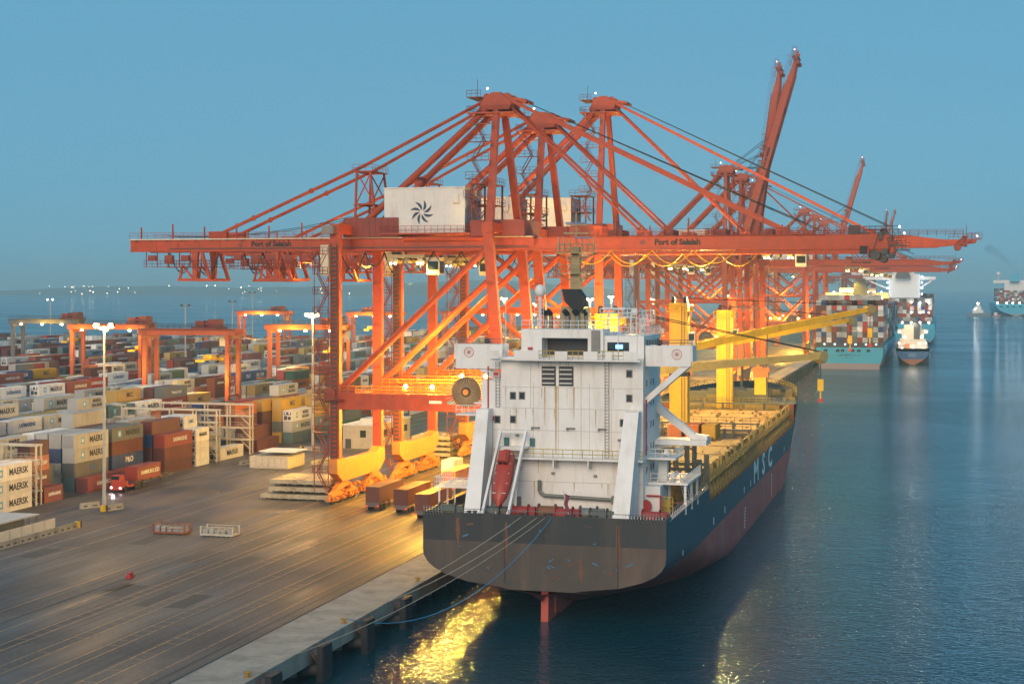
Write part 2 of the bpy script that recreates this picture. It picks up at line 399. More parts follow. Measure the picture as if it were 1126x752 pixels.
tag(tl.build('town_lights', emit('town_light', (1., .72, .42), 9.)), 'scattered warm lights of a town strung along the far hazy shore', 'town lights', kind='stuff')
# ================================================================ SHIP-TO-SHORE GANTRY CRANES
# local frame: x = 0 at the waterside rail (+x over the water), x = -30.45 at the landside rail, y along the quay
LX = -30.45
def petal_emblem(parent, loc, r, m, name='emblem'):
    mb = MB()
    for k in range(8):
        a0 = k*math.pi/4 + .1; pts = []
        for t, wd in ((.16, .0), (.32, .075), (.5, .125), (.7, .12), (.88, .065), (1., 0.)):
            bend = .55*t*t; rr_ = r*t
            pts.append((t, wd))
        up_ = []; dn = []
        for t, wd in pts:
            a = a0 + .75*(t-.2)**1.6 if t > .2 else a0
            cx, cz = r*t*math.cos(a), r*t*math.sin(a); nx, nz = -math.sin(a), math.cos(a)
            up_.append((cx+nx*wd*r, cz+nz*wd*r)); dn.append((cx-nx*wd*r*.8, cz-nz*wd*r*.8))
        out_ = up_ + dn[::-1][1:-1]
        n = len(out_)
        mb.poly([(x, -.02, z) for x, z in out_], [tuple(range(n))])
        mb.poly([(x, .01, z) for x, z in out_], [tuple(range(n))[::-1]])
    return mb.build(name, m, parent, loc=loc)

def bogie(parent, x, y0, y1):
    m = crane_yel
    mb = MB(); L = y1-y0; c = (y0+y1)/2
    mb.prism([(c-L*.30, 2.5), (c+L*.30, 2.5), (c+L*.12, 3.55), (c-L*.12, 3.55)], 'x', x-.45, x+.45)
    for k in (-1, 1):
        cc = c+k*L*.25
        mb.prism([(cc-L*.2, 1.35), (cc+L*.2, 1.35), (cc+L*.2, 1.8), (cc+.5, 2.45), (cc-.5, 2.45), (cc-L*.2, 1.8)], 'x', x-.4, x+.4)
        for j in (-1, 1):
            c3 = cc+j*L*.115
            mb.box(x-.5, x+.5, c3-.85, c3+.85, .55, 1.2); mb.box(x-.25, x+.25, c3-.2, c3+.2, 1.2, 1.4)
            mb.box(x+.5, x+.95, c3-.3, c3+.35, .6, 1.25)       # drive motor
            mb.tube((x+.95, c3, .95), (x+1.25, c3, .95), .22, n=8)
    mb.box(x-.35, x+.35, y0-.4, y0, .7, 1.5); mb.box(x-.35, x+.35, y1, y1+.4, .7, 1.5)
    b = mb.build('bogie', m, parent)
    wb = MB()
    for k in (-1, 1):
        for j in (-1, 1):
            for i in (-.5, .5):
                y = c+k*L*.25+j*L*.115+i
                wb.tube((x-.3, y, .4), (x+.3, y, .4), .38, n=12).cut()
    wb.build_each('wheel', dark_steel, b)
    return b

def lamp_head(parent, loc, e, r=.30, energy=None, lm=None):
    mb = MB(); x, y, z = loc
    mb.box(x-.3, x+.3, y-.25, y+.05, z-.35, z+.4); mb.tube((x, y, z-.35), (x, y, z-1.3), .07, n=6)
    o = mb.build('floodlight', dark_steel, parent)
    b = MB(); b.ball((x, y-.32, z), r, 10, 7); b.build('lens', lm or sodium, o)
    if energy: lamp('lamp_light', (x, y-.75, z), energy, parent=parent, r=.3)

def make_sts(big=False, raised=None, near=False):
    A = dict(zg0=43.75, zg1=45.65, apex=69.0, ax=-4.0, hinge=3.2, out=62.0, back=-73.1, in_=21.4, outst=44.7, H=43.4) if not big else \
        dict(zg0=45.8, zg1=47.8, apex=77.0, ax=-1.2, hinge=3.6, out=75.5, back=-66.0, in_=29.5, outst=55.8, H=45.4)
    label = 'x'
    root = thing('quay_crane', (0, 0, 0), None, 'gantry crane', 'ship-to-shore gantry cranes along the quay')
    red = crane_red; zg0, zg1 = A['zg0'], A['zg1']
    wtop = -3.2 if not big else -.6
    # legs
    for s in (-1, 1):
        mb = MB(); y = s*10.6
        mb.beam((LX, y, 7.6), (LX, y, zg1+.6), 1.3, 1.7, up=(1, 0, 0)); mb.build('leg', red, root)
        mb = MB()
        mb.beam((0, y, 7.6), (wtop, y, zg1+.6), 1.3, 1.9, 1.2, 1.6, up=(1, 0, 0)); mb.build('leg', red, root)
        mb = MB()
        mb.beam((wtop, y*.93, zg1+1.2), (A['ax'], s*2.6, A['apex']-1.2), 1.5, 1.2, 1.3, 1.0, up=(1, 0, 0)); mb.build('mast_leg', red, root)
    # flange collars and cable tubes on the legs
    mb = MB()
    for s in (-1, 1):
        for z in (12, 22.5, 30, 37.5):
            f = (z-7.6)/(zg1-7); mb.box(LX-.72, LX+.72, s*10.6-.92, s*10.6+.92, z, z+.14).cut(); x = wtop*f; mb.box(x-.72, x+.72, s*10.6-1.0, s*10.6+1.0, z, z+.14).cut()
    mb.build_each('flange_collar', red, root)
    rq = random.Random(3)
    for x in (LX, 0):
        mb = MB()
        for k in range(34):
            y = rq.uniform(-12, 12); z = rq.uniform(.5, 3.4); sd2 = rq.choice((-1, 1)); w_ = rq.uniform(.2, .6)
            if rq.random() < .4: mb.tube((x+sd2*.6, y, z), (x+sd2*(.6+w_), y, z), w_*.4, n=8)
            else: mb.box(x+sd2*.55, x+sd2*(.55+w_), y, y+w_*1.5, z, z+w_)
        mb.rail([(x-1.1, -12, 3.3), (x-1.1, 12, 3.3)], h=1.0, step=1.5, r=.05); mb.box(x-1.2, x-.82, -12, 12, 3.2, 3.28)
        tag(mb.build('travel_gear', crane_yel, root), kind='stuff')
    # sill beams with bogies
    for x in (LX, 0):
        mb = MB()
        mb.prism([(-12.0, 5.2), (-9.2, 3.6), (9.2, 3.6), (12.0, 5.2), (12.0, 7.6), (10, 7.9), (7.6, 7.1), (-7.6, 7.1), (-10, 7.9), (-12.0, 7.6)], 'x', x-.8, x+.8)
        mb.build('sill_beam', crane_yel, root)
        bogie(root, x, -14.0, -1.2); bogie(root, x, 1.2, 14.0)
    # portal beams, braces
    zp = 16.2
    for s in (-1, 1):
        y = s*10.6
        mb = MB(); mb.box(LX+.83, -.9, y-.6, y+.6, zp, zp+2.8); mb.build('portal_beam', red, root)
        if not big:
            mb = MB(); mb.tube((LX+.6, y, zp+3.2), (wtop-.4, y, zg0-.3), .56, n=12)
            mb.beam((LX+.4, y, zp+2.8), (LX+3.6, y, zp+2.8), .7, 2.0); mb.build('diagonal_brace', red, root)
        else:
            zt = 32.0; cx = LX*.47
            mb = MB(); mb.box(LX+.83, -.75, y-.4, y+.4, zt-.5, zt+.5); mb.build('tie_beam', red, root)
            mb = MB()
            mb.tube((LX+.6, y, zg0-1.2), (cx, y, zt+.3), .5, n=10); mb.tube((wtop-.6, y, zg0-1.2), (cx, y, zt+.3), .5, n=10)
            mb.tube((LX+.6, y, zt-.6), (cx-1.5, y, zp+2.9), .5, n=10); mb.tube((-.9, y, zt-.6), (cx+1.5, y, zp+2.9), .5, n=10)
            mb.build('diagonal_brace', red, root)
    mb = MB()
    for x, z in ((LX, zg1+.65), (wtop, zg1+.65)): mb.box(x-.9, x+.9, -11.3, 11.3, z, z+1.7).cut()
    mb.box(LX-.7, LX+.7, -9.9, 9.9, zp+.3, zp+2.2); mb.build_each('cross_beam', red, root)
    # trolley girder
    mb = MB()
    for s in (-1, 1):
        y = s*3.8
        mb.box(A['back'], A['hinge']-.3, y-.42, y+.42, zg0, zg1); mb.box(A['back'], A['hinge']-.3, y-.55, y+.55, zg0-.22, zg0-.004)
        for k in range(int((A['hinge']-A['back'])/4.2)): x = A['back']+1+k*4.2; mb.box(x, x+.12, y-.5, y+.5, zg0+.004, zg1-.12)
    for x in (A['back']+.5, -60, -48, -38): mb.box(x-.4, x+.4, -3.37, 3.37, zg0+.1, zg1-.2)
    g_ = mb.build('girder', red, root)
    mb = MB()
    for s in (-1, 1): mb.box(A['back'], A['hinge']-.3, s*4.25-.35, s*4.25+.35, zg1+.004, zg1+.2)
    mb.build('walkway', cream, g_)
    mb = MB()
    for k in range(int((LX-A['back'])/3)):
        for s in (-1, 1): mb.box(A['back']+1+k*3, A['back']+1.45+k*3, s*4.3-.32, s*4.3+.32, zg1-.12, zg1+.0)
    for s in (-1, 1): mb.box(A['back']+8, A['hinge']-1, s*4.32-.06, s*4.32+.06, zg0+.25, zg0+.4)
    mb.build('walkway_bracket', dark_steel, g_)
    mb = MB(); y = -4.7
    for y in (-4.6, 4.6): mb.rail([(A['back'], y, zg1+.2), (LX-1.5, y, zg1+.2)], step=1.8, r=.035); mb.rail([(LX+9, y, zg1+.2), (-4, y, zg1+.2)], step=1.8, r=.035)
    for k in range(6): x = A['back']+2+k*6.3; mb.box(x-.1, x+.1, -4.0, -3.7, zg1+.2, zg1+2.4+.5*(k % 2))
    mb.box(-57.5, -54, -4.2, -3.2, zg1+.2, zg1+1.5); mb.box(-57.5, -54, 3.2, 4.2, zg1+.2, zg1+1.5)
    mb.build('railing', crane_red, g_)
    lettering('Port of Salalah', 1.32, '-y', (-45.3, -4.24, (zg0+zg1)/2+.1), black, root, .06)
    petal_emblem(root, (-51.2, -4.24, (zg0+zg1)/2), .52, navy, name='emblem')
    # hanging catwalks and parked frames under the back reach
    hz_ = zg0-.25
    mb = MB()
    for x0, x1 in ((-70, -57), (-53, -33.5)):
        mb.cut()
        for y in (-4.4, 4.4):
            mb.box(x0, x1, y-.5, y+.5, hz_-2.75, hz_-2.65); mb.rail([(x0, y-.5, hz_-2.65), (x1, y-.5, hz_-2.65)], step=1.6, r=.045)
            for k in range(int((x1-x0)/2.2)+1): mb.box(x0+k*2.2-.07, x0+k*2.2+.07, y+.3, y+.44, hz_-2.65, hz_)
        for k in range(int((x1-x0)/3.3)): mb.box(x0+k*3.3+.4, x0+k*3.3+1.9, -4.2, -3.2, hz_-1.6-.5*(k % 2), hz_-.6)
    mb.build_each('catwalk', crane_dark, g_)
    for xc in (-60.3, -44.5):
        mb = MB()
        for y in (-3.8, 3.8):
            mb.frustum((xc, y, hz_-4.9), (.75, .7), (xc, y, hz_), (1.3, .8)); mb.box(xc-3.4, xc+3.2, y-.3, y+.3, hz_-5.3, hz_-4.8)
            mb.beam((xc-3.1, y, hz_-5.0), (xc-2.6, y, hz_-2.4), .35, .35); mb.beam((xc-2.6, y, hz_-2.4), (xc-.5, y, hz_-4.8), .3, .3)
            mb.beam((xc+2.9, y, hz_-5.0), (xc+1.3, y, hz_-.2), .6, .5)
        for x in (xc-3.2, xc, xc+3): mb.box(x-.25, x+.25, -3.45, 3.45, hz_-5.25, hz_-4.85)
        mb.build('hanging_frame', red, root)
    # festoon cables
    mb = MB(); x = -66; rr = random.Random(5)
    while x < -6:
        L_ = rr.uniform(3.6, 5.4); d_ = rr.uniform(2.2, 4.2)
        if not (-58 < x < -56):
            for q in (0, .35): mb.sag((x, -2.4-q, hz_-.2), (x+L_, -2.4-q, hz_-.2), d_*(1-q*.25), .07, 9, 4)
            mb.cut()
        x += L_
    mb.build_each('festoon_cable', black, root)
    # ballast house / plated box on the landside end and the stay trestle
    mb = MB(); mb.box(LX-.8, LX+9.3, -5.0, 5.0, zg1+.22, zg1+3.6)
    for k in range(9): mb.box(LX-.7+k*1.15, LX-.58+k*1.15, -5.08, -5.001, zg1+.3, zg1+3.5)
    mb.build('ballast_box', crane_dark, root)
    mb = MB(); tz = zg1+3.62; tt = A['apex']-11.6 if not big else tz+8
    if not big:
        for s in (-1, 1):
            y = s*3.6
            mb.beam((-29.6, y, tz), (-29.3, y, tt), .35, .35); mb.beam((-25.8, y, tz), (-26.8, y, tt), .35, .35)
            mb.beam((-29.5, y, tz+2.5), (-26, y, tz+2.5), .2, .2); mb.beam((-29.4, y, tz+2.5), (-26.6, y, tt), .2, .2); mb.beam((-26, y, tz+2.5), (-29.3, y, tt), .2, .2)
        mb.box(-30, -26.2, -4, 4, tt, tt+.18); mb.rail([(-30, -4, tt+.18), (-26.2, -4, tt+.18), (-26.2, 4, tt+.18)], step=1.3)
        mb.box(-29.9, -26, -4, 4, tz+2.3, tz+2.42)
        mb.build('stay_trestle', red, root)
    # machinery house with emblem
    hx0, hx1 = (-23.8, -9.1) if not big else (-21.5, -8.0)
    mb = MB(); h0, h1 = zg1+.9, zg1+8.6
    mb.box(hx0, hx1, -4.6, 5.6, h0, h1); mb.box(hx0-.12, hx1+.12, -4.72, 5.72, h1+.003, h1+.2)
    for k in range(1, 8): x = hx0+(hx1-hx0)*k/8; mb.box(x-.03, x+.03, -4.625, -4.601, h0+.1, h1-.05)
    mb.box(hx1-2.2, hx1-1.0, -5.1, -4.601, h1-2.6, h1-1.2)
    mh = mb.build('machinery_house', house_white, root)
    mb = MB(); mb.box(hx1-.0, hx1+.06, -1.6, -.7, h0+.6, h0+2.7)
    for y in (1.0, 3.2): mb.box(hx1, hx1+.07, y, y+1.2, h1-3.2, h1-1.9)
    mb.build('door', dark_steel, mh)
    petal_emblem(mh, ((hx0*.53+hx1*.47), -4.66, (h0+h1)/2-.3), 2.15, navy)
    mb = MB(); mb.box(hx0-.6, hx1+1.2, -5.4, 6.2, zg1+.6, zg1+.88); mb.rail([(hx0-.6, -5.4, zg1+.88), (hx1+1.2, -5.4, zg1+.88)], h=1.2, step=1.2)
    mb.tube((LX+10, -4.4, zg1-.15), (hx1+5, -4.4, zg1-.15), .42, n=10)
    mb.build('house_platform', red, root)
    mb = MB()   # open frame landing between the house and the mast
    for x in (-8, -4.8):
        for y in (-4, 4): mb.box(x-.15, x+.15, y-.15, y+.15, zg1+2.4, zg1+9.2)
    for z in (zg1+5.6, zg1+9.2): mb.box(-8.4, -4.4, -4.4, 4.4, z, z+.12); mb.rail([(-8.4, -4.4, z+.12), (-4.4, -4.4, z+.12), (-4.4, 4.4, z+.12)], step=1.3)
    mb.beam((-8, -4, zg1+2.5), (-4.8, -4, zg1+5.6), .15, .15); mb.beam((-8, -4, zg1+9.2), (-4.8, -4, zg1+5.6), .15, .15)
    mb.build('landing_frame', crane_dark, root)
    mb = MB(); mb.box(-8, 1.6, -5.2, 5.2, zg1+.22, zg1+3.0); mb.build('plated_base', crane_dark, root)
    # apex
    ax, az = A['ax'], A['apex']; ap = Vector((ax, 0, az))
    mb = MB(); mb.prism([(ax-3.2, az-1.3), (ax-2.0, az+.9), (ax-.6, az+1.7), (ax+.8, az+1.7), (ax+2.8, az-.2), (ax+2.4, az-1.3)], 'y', -3.2, 3.2)
    mb.box(ax-5.0, ax+3.4, -3.8, 3.8, az-2.0, az-1.75)
    for y in (-2, 2):
        for x in (-1.8, .2, 1.8): mb.tube((ax+x, y-.35, az+.9), (ax+x, y+.35, az+.9), .75, n=12)
    mb.beam((ax+1, -2.5, az+.8), (ax+5.2, -2.5, az+.2), .3, .5); mb.beam((ax+1, 2.5, az+.8), (ax+5.2, 2.5, az+.2), .3, .5); mb.box(ax+4.2, ax+5.3, -2.7, 2.7, az+.0, az+.4)
    hd = mb.build('mast_head', crane_red, root)
    mb = MB(); mb.rail([(ax-5, -3.8, az-1.75), (ax+3.4, -3.8, az-1.75)], step=1.2); mb.rail([(ax-5, 3.8, az-1.75), (ax-5, -3.8, az-1.75)], step=1.2)
    mb.box(ax-5.2, ax-2.6, -3.4, 3.4, az+.9, az+1.0); mb.rail([(ax-5.2, -3.4, az+1.0), (ax-2.6, -3.4, az+1.0)], step=.9); mb.tube((ax-3.6, -2, az+1), (ax-3.6, -2, az+4.2), .05, n=4)
    mb.build('railing', crane_dark, hd)
    mb = MB(); mb.ball((ax-1.8, -2, az+2.5), .17, 8, 5); mb.build('warning_light', emit('warn_lamp', (1., .5, .3), 9.), hd)
    # back legs (thick pipes) and back stays
    for s in (-1, 1):
        mb = MB(); mb.tube((ax-1.5, s*2.6, az-.9), (LX+.6, s*3.9, zg1+.9), .62, n=12)
        mb.build('back_leg', red, root)
        if not big:
            mb = MB(); mb.tube((ax-2.2, s*2.4, az+.3), (-28.2, s*3.6, tt+.9), .3, n=8); mb.tube((-28.2, s*3.6, tt+.9), (-55.8, s*3.8, zg1+.9), .3, n=8)
            for t in (.35, .75): q = Vector((-28.2, s*3.6, tt+.9)).lerp(Vector((-55.8, s*3.8, zg1+.9)), t); mb.ball(q, .5, 8, 5)
            mb.build('back_stay', red, root)
    mb = MB(); m0 = Vector((ax-1.5, 0, az-.9)).lerp(Vector((LX+.6, 0, zg1+.9)), .55); mb.box(m0.x-.25, m0.x+.25, -3.4, 3.4, m0.z-.25, m0.z+.25); mb.build('cross_tie', red, root)
    # zigzag stairs up the landside leg and the mast
    mb = MB(); z = 2.0; k = 0; y = -11.6
    while z < zg1-3:
        xa, xb = (LX-1.2, LX-3.0) if k % 2 == 0 else (LX-3.0, LX-1.2)
        for xx in (LX-3.6, LX-1.0): mb.box(xx-.06, xx+.06, y-.06, y+.06, z, z+3.4)
        mb.stair((xa, y, z), (xb, y, z+3.4), .8); mb.box(LX-3.7, LX-.95, y-.55, y+.55, z+3.35, z+3.45); mb.rail([(LX-.95, y-.55, z+3.45), (LX-3.7, y-.55, z+3.45), (LX-3.7, y+.55, z+3.45)], step=1.1)
        z += 3.4; k += 1
    mb.build('stairs', crane_dark, root)
    mb = MB()
    for k in range(48): mb.box(LX-.5, LX+.5, -11.7, -11.6, 8+k*.76, 8.28+k*.76)
    for x in (-.5, .5): mb.box(LX+x-.05, LX+x+.05, -11.62, -11.5, 7.7, zg1-1)
    mb.build('ladder', dark_steel, root)
    mb = MB(); z = zg1+3.4; k = 0; yl = -9.2
    while z < az-5:
        f = (z-zg1)/(az-zg1); yy = -10.6*(1-f)*.95-2.6*f-1.1; x = wtop-1.8
        mb.stair((x-(k % 2)*1.8, yy, z), (x-((k+1) % 2)*1.8, yy+.3, z+3.2), .7); mb.box(x-2.6, x+1.2, yy-.3, yy+.7, z+3.15, z+3.25); mb.rail([(x-2.6, yy-.3, z+3.25), (x+1.2, yy-.3, z+3.25)], step=1.2)
        z += 3.2; k += 1
    mb.build('mast_stairs', crane_dark, root)
    # lift cabin, switch cabinets, landings
    mb = MB(); mb.box(LX-2.3, LX-.9, -12.0, -10.9, zg0-4.6, zg0+.6); mb.box(LX-2.2, LX-1.0, -12.06, -12.001, zg0-.6, zg0+.2); mb.build('lift_cabin', cream, root)
    mb = MB(); mb.box(LX-2.0, LX+.1, -12.3, -11.3, zg1+.6, zg1+2.0); mb.build('switch_cabinet', steel, root); mb = MB(); mb.box(LX-3.6, LX+1.8, -12.6, -11.25, zp+1.6, zp+1.75)
    mb.rail([(LX-3.6, -12.6, zp+1.75), (LX+1.8, -12.6, zp+1.75)], step=1); mb.box(LX-1.5, LX+.2, -12.2, -11.3, zp+1.8, zp+3.6); mb.build('stair_landing', crane_dark, root)
    # walkway railing on portal beam
    mb = MB()
    for y in (-11.2, -10.0, 10.0, 11.2): mb.rail([(LX+1, y, zp+2.81), (-1.2, y, zp+2.81)], h=1.15, step=1.4, r=.06).cut()
    mb.build_each('portal_railing', crane_yel, root)
    if near:
        mb = MB(); mb.box(-13.4, -11.2, -11.24, -11.201, zp+1.3, zp+1.75); mb.build('sign_plate', white_paint, root)
        mb = MB(); mb.box(-10.2, -8.8, -11.24, -11.201, zp+1.2, zp+1.75); mb.build('sign_plate', emit('sign_blue_plate', (.12, .22, .35), 0.), root)
    # cable reel
    mb = MB(); cx, cy, cz = -6.6, -12.2, zp+3.4; n = 38
    for k in range(n):
        a = 2*math.pi*k/n; ca, sa = math.cos(a), math.sin(a)
        mb.beam((cx+.85*ca, cy-.02, cz+.85*sa), (cx+2.62*ca, cy-.25, cz+2.62*sa), .06, .08, up=(0, 1, 0)); mb.beam((cx+.85*ca, cy+.5, cz+.85*sa), (cx+2.62*ca, cy+.7, cz+2.62*sa), .05, .16, up=(0, 1, 0))
        mb.tube((cx+2.62*ca, cy-.25, cz+2.62*sa), (cx+3.5*ca, cy-.3, cz+3.5*sa), .03, n=4)
    reel = mb.build('cable_reel', mat('reel_pale', (.42, .36, .32), .7), root)
    mb = MB(); mb.tube((cx, cy+.1, cz), (cx, cy+.3, cz), 2.55, n=40); mb.tube((cx, cy+.05, cz), (cx, cy+.42, cz), 1.2, n=32); mb.tube((cx, cy-.3, cz), (cx, cy+.75, cz), .8, n=20); mb.build('cable_drum', mat('cable_brown', (.028, .018, .014), .7), reel)
    mb = MB(); mb.tube((cx, cy-.35, cz), (cx, cy-.305, cz), .5, n=16); mb.build('hub', crane_yel, reel)
    # lamps of the portal
    for x in (-17.6, -12.9, -3.2): lamp_head(root, (x, -10.9, zp+4.1), 1)
    # trolley with operator's cab
    tx = (-20.5 if not big else 36.5) if raised is None else -18
    mb = MB(); mb.box(tx-2.6, tx+3.6, -3.2, 3.2, zg0-1.5, zg0-.9)
    for x in (-2, 0, 2.6): mb.tube((tx+x, -2.6, zg0-1.9), (tx+x, 2.6, zg0-1.9), .5, n=10)
    mb.box(tx-3.2, tx-2.4, -3.3, 3.3, zg0-2.4, zg0-.5); mb.rail([(tx-2.6, -3.2, zg0-.9), (tx+3.6, -3.2, zg0-.9)], h=.8, step=1)
    tr = mb.build('trolley', mat('trolley_olive', (.3, .27, .16), .6, dirt=RUST), root)
    mb = MB(); mb.box(tx+3.7, tx+6, -2.2, .6, zg0-4.4, zg0-1.6); mb.box(tx+3.6, tx+6.1, -2.3, .7, zg0-1.58, zg0-1.45); cb = mb.build('operator_cab', cream, tr)
    mb = MB(); mb.box(tx+3.9, tx+5.8, -2.26, -2.205, zg0-3.6, zg0-2.1); mb.box(tx+6.001, tx+6.05, -2.0, .4, zg0-4.2, zg0-2.1); mb.build('window', mat('dark_glass', (.02, .03, .035), .1), cb)
    mb = MB()
    for x in (-2.6, -1.8, 2.4, 3.2): mb.ball((tx+x, -3.2, zg0-2.5), .2, 8, 5).cut()
    mb.build_each('work_light', white_lamp if near else sodium_far, tr)
    # boom, hinged
    bm = bpy.data.objects.new('boom', None)
    b0, b1 = zg0-zg0, zg1-zg0
    out_ = A['out']-A['hinge']; mb = MB(); step = 10
    for s in (-1, 1):
        y = s*3.8
        if not big:
            mb.prism([(.0, b0-.2), (out_, b0-.2), (out_, b1), (1.5, b1), (.9, b1-.3), (0, b0+.3)], 'y', y-.42, y+.42)
            mb.box(.2, out_, y-.56, y+.56, b0-.45, b0-.204)
        else:
            mb.prism([(.0, b0-.2), (out_-5, b0-.2), (out_+1.5, b0+.5), (out_+1.5, b0+1.0), (out_-5, b0+1.1), (out_-12, b1), (1.5, b1), (.9, b1-.3), (0, b0+.3)], 'y', y-.42, y+.42)
            mb.box(.2, out_-6, y-.56, y+.56, b0-.45, b0-.204)
    for k in range(1, int(out_/9)): mb.box(k*9-.25, k*9+.25, -3.37, 3.37, b0+.2, b1-.2)
    bm = mb.build('boom', red, root); bm.location = (A['hinge'], 0, zg0)
    mb = MB()
    for y in (-4.5, 4.5): mb.rail([(2, y, b1+.05), (out_-1, y, b1+.05)], step=1.8, r=.035)
    mb.box(2, out_-10, -4.55, -3.4, b1+.004, b1+.06); mb.box(2, out_-10, 3.4, 4.55, b1+.004, b1+.06)
    for k in range(9): x = 14+k*4.1; mb.box(x-.12, x+.12, -4.0, -3.7, b1, b1+(1.6 if k % 3 else 3.0))
    for x, w_ in ((12.5, 2.5), (22, 1.6), (30, 2.4), (39, 1.2)): mb.box(x, x+w_, -3.3, 3.0, b1+.1, b1+1.1)
    mb.build('boom_railing', crane_dark, bm)
    mb = MB(); e = out_; sv = (b0, b1)
    if big: b0, b1 = 1.1, .9
    mb.box(e-1.2, e-.3, -4.6, 4.6, b0-1.3, b0-.5); mb.box(e-1.6, e-1.0, -4.7, 4.7, b1-.9, b1+.3)
    for q in (-2.6, -.3): mb.beam((e+q, -4.62, b0-.9), (e+q+1, -4.62, b1+.4), .12, .12); mb.beam((e+q, 4.62, b0-.9), (e+q+1, 4.62, b1+.4), .12, .12)
    mb.box(e-.2, e+2.6, -4.5, -4.3, b0+.1, b0+.25); mb.box(e-.2, e+2.6, 4.3, 4.5, b0+.1, b0+.25); mb.rail([(e-.2, -4.45, b0+.25), (e+2.6, -4.45, b0+.25)], step=.7)
    for y in (-4, 4):
        mb.tube((e-2.2, y-.3, b0-1.4), (e-2.2, y+.3, b0-1.4), .8, n=12); mb.tube((e-.9, y-.3, b1+.4), (e-.9, y+.3, b1+.4), .6, n=12)
    mb.box(e-6.4, e-4.6, -3.9, -2.2, b1+.1, b1+1.5) if not big else None
    mb.rail([(e-4, -4.6, b1+.2), (e+1.5, -4.6, b1+.2)], step=.9); mb.tube((e-.5, -3, b1), (e-.5, -3, b1+3.2), .06, n=4)
    b0, b1 = sv
    mb.build('boom_tip_sheaves', dark_steel if not big else crane_dark, bm)
    if not big:
        mb = MB(); mb.box(e-4.6, e-3.4, -4.85, -4.44, b0-1.3, b0+.0); mb.build('junction_box', black, bm)
    mb = MB(); mb.ball((e+1.6, -3.8, b1+(1.2 if not big else -.2)), .17, 8, 5); mb.build('warning_light', emit('warn_pink', (1., .5, .42), 14.), bm)
    tb = 24.5 if not big else 36
    lettering('Port of Salalah', 1.32, '-y', (tb, -4.24, (b0+b1)/2-.1), black, bm, .06)
    petal_emblem(bm, (tb-5.9, -4.24, (b0+b1)/2-.1), .52, navy, name='emblem')
    if near:
        mb = MB(); x = 6
        while x < 30: mb.sag((x, -3.0, b0-.4), (x+7, -3.0, b0-.4), 2.3, .08, 9, 4).cut(); x += 7
        mb.build_each('festoon_cable', yellow_paint, bm)
    # forestays or, with the boom up, the luffing ropes
    if raised is None:
        for s in (-1, 1):
            mb = MB(); mb.tube((ax+1.5, s*2.2, az+.1), (A['in_'], s*3.8, zg1+.8), .24, n=8); mb.box(A['in_']-.6, A['in_']+.6, s*3.8-.3, s*3.8+.3, zg1, zg1+1.2); mb.build('inner_forestay', red, root)
            mb = MB(); a_ = Vector((ax+1.2, s*2.4, az+.9)); b_ = Vector((A['outst'], s*3.8, zg1+.9))
            mb.beam(a_, b_, .42, .55); mb.box(A['outst']-.8, A['outst']+.8, s*3.8-.35, s*3.8+.35, zg1, zg1+1.4); mb.build('outer_forestay', red, root)
        mb = MB()
        for s in (-1, 1):
            for q in (.4, 1.0): mb.tube((ax+2, s*q, az+1.3), (A['outst']+3+q, s*q*2, zg1+2.0), .055, n=4, cap=False)
        mb.build('hoist_rope', black, root)
    else:
        bm.rotation_euler = (0, -R(raised), 0)
        mb = MB(); cr_, sr_ = math.cos(R(raised)), math.sin(R(raised))
        for s in (-1, 1):
            for t in (.45, .52, .6):
                q = out_*t; mb.tube((ax+1, s*1.5, az+1), (A['hinge']+q*cr_-2.4*sr_, s*2.5, zg0+q*sr_+2.4*cr_), .09, n=4, cap=False)
        mb.build('luffing_rope', black, root)
        mb = MB()
        for s in (-1, 1):
            a_ = Vector((ax+1.5, s*2.2, az)); b_ = Vector((A['hinge']+27*cr_-2.5*sr_, s*3.8, zg0+27*sr_+2.5*cr_)); m_ = (a_+b_)/2 + Vector((-3, 0, -6))
            mb.tube(a_, m_, .22, n=6); mb.tube(m_, b_, .22, n=6)
        mb.build('folded_forestay', red, root)
    mb = MB()   # ropes along the back reach
    for s in (-1, 1): mb.sag((LX-.6, s*1.5, zg1+4), (A['back']+6, s*1.5, zg1+.8), 1.2, .05, 8, 4).cut()
    mb.build_each('trolley_rope', black, root)
    return root

crane_yel = mat('crane_lower_orange', (.60, .20, .03), .5, var=.15, scale=.7, dirt=(.2, .1, .03), dirt_amt=.5, dirt_scale=.5)
def place(r, x, y, label): r.location = (x, y, 0); r['label'] = label; return r
sts1 = place(make_sts(near=True), RAILW, 267, 'nearest orange quay crane with lowered boom and white machinery house bearing a petal emblem')
sts2 = place(copy_tree(sts1), RAILW, 299.5, 'orange quay crane second from the near end, half hidden behind the first')
bigc = place(make_sts(big=True), RAILW, 343, 'tall orange quay crane third from the near end with the longest lowered boom')
r1 = place(make_sts(big=True, raised=74), RAILW, 546, 'tall orange quay crane with its boom raised, the nearer of the two close together')
r2c = place(make_sts(big=True, raised=82), RAILW, 587, 'tall orange quay crane with its boom raised steepest, behind another raised one')
place(copy_tree(bigc), RAILW, 640, 'hazy quay crane with lowered boom beyond the two raised booms')
place(copy_tree(bigc), RAILW, 860, 'hazy quay crane with lowered boom beside the blue container ship')
place(copy_tree(bigc), RAILW, 930, 'pale hazy quay crane with lowered boom, farthest of the lowered ones')
place(copy_tree(r1), RAILW, 1010, 'faint pink quay crane with a single raised boom far along the quay')
place(copy_tree(r1), RAILW, 1690, 'very faint quay crane with raised boom, nearer of the farthest pair')
place(copy_tree(r2c), RAILW, 1750, 'very faint quay crane with raised boom at the farthest end of the quay')
for o in COL.objects:   # distance lights inside copies are handled below
    pass
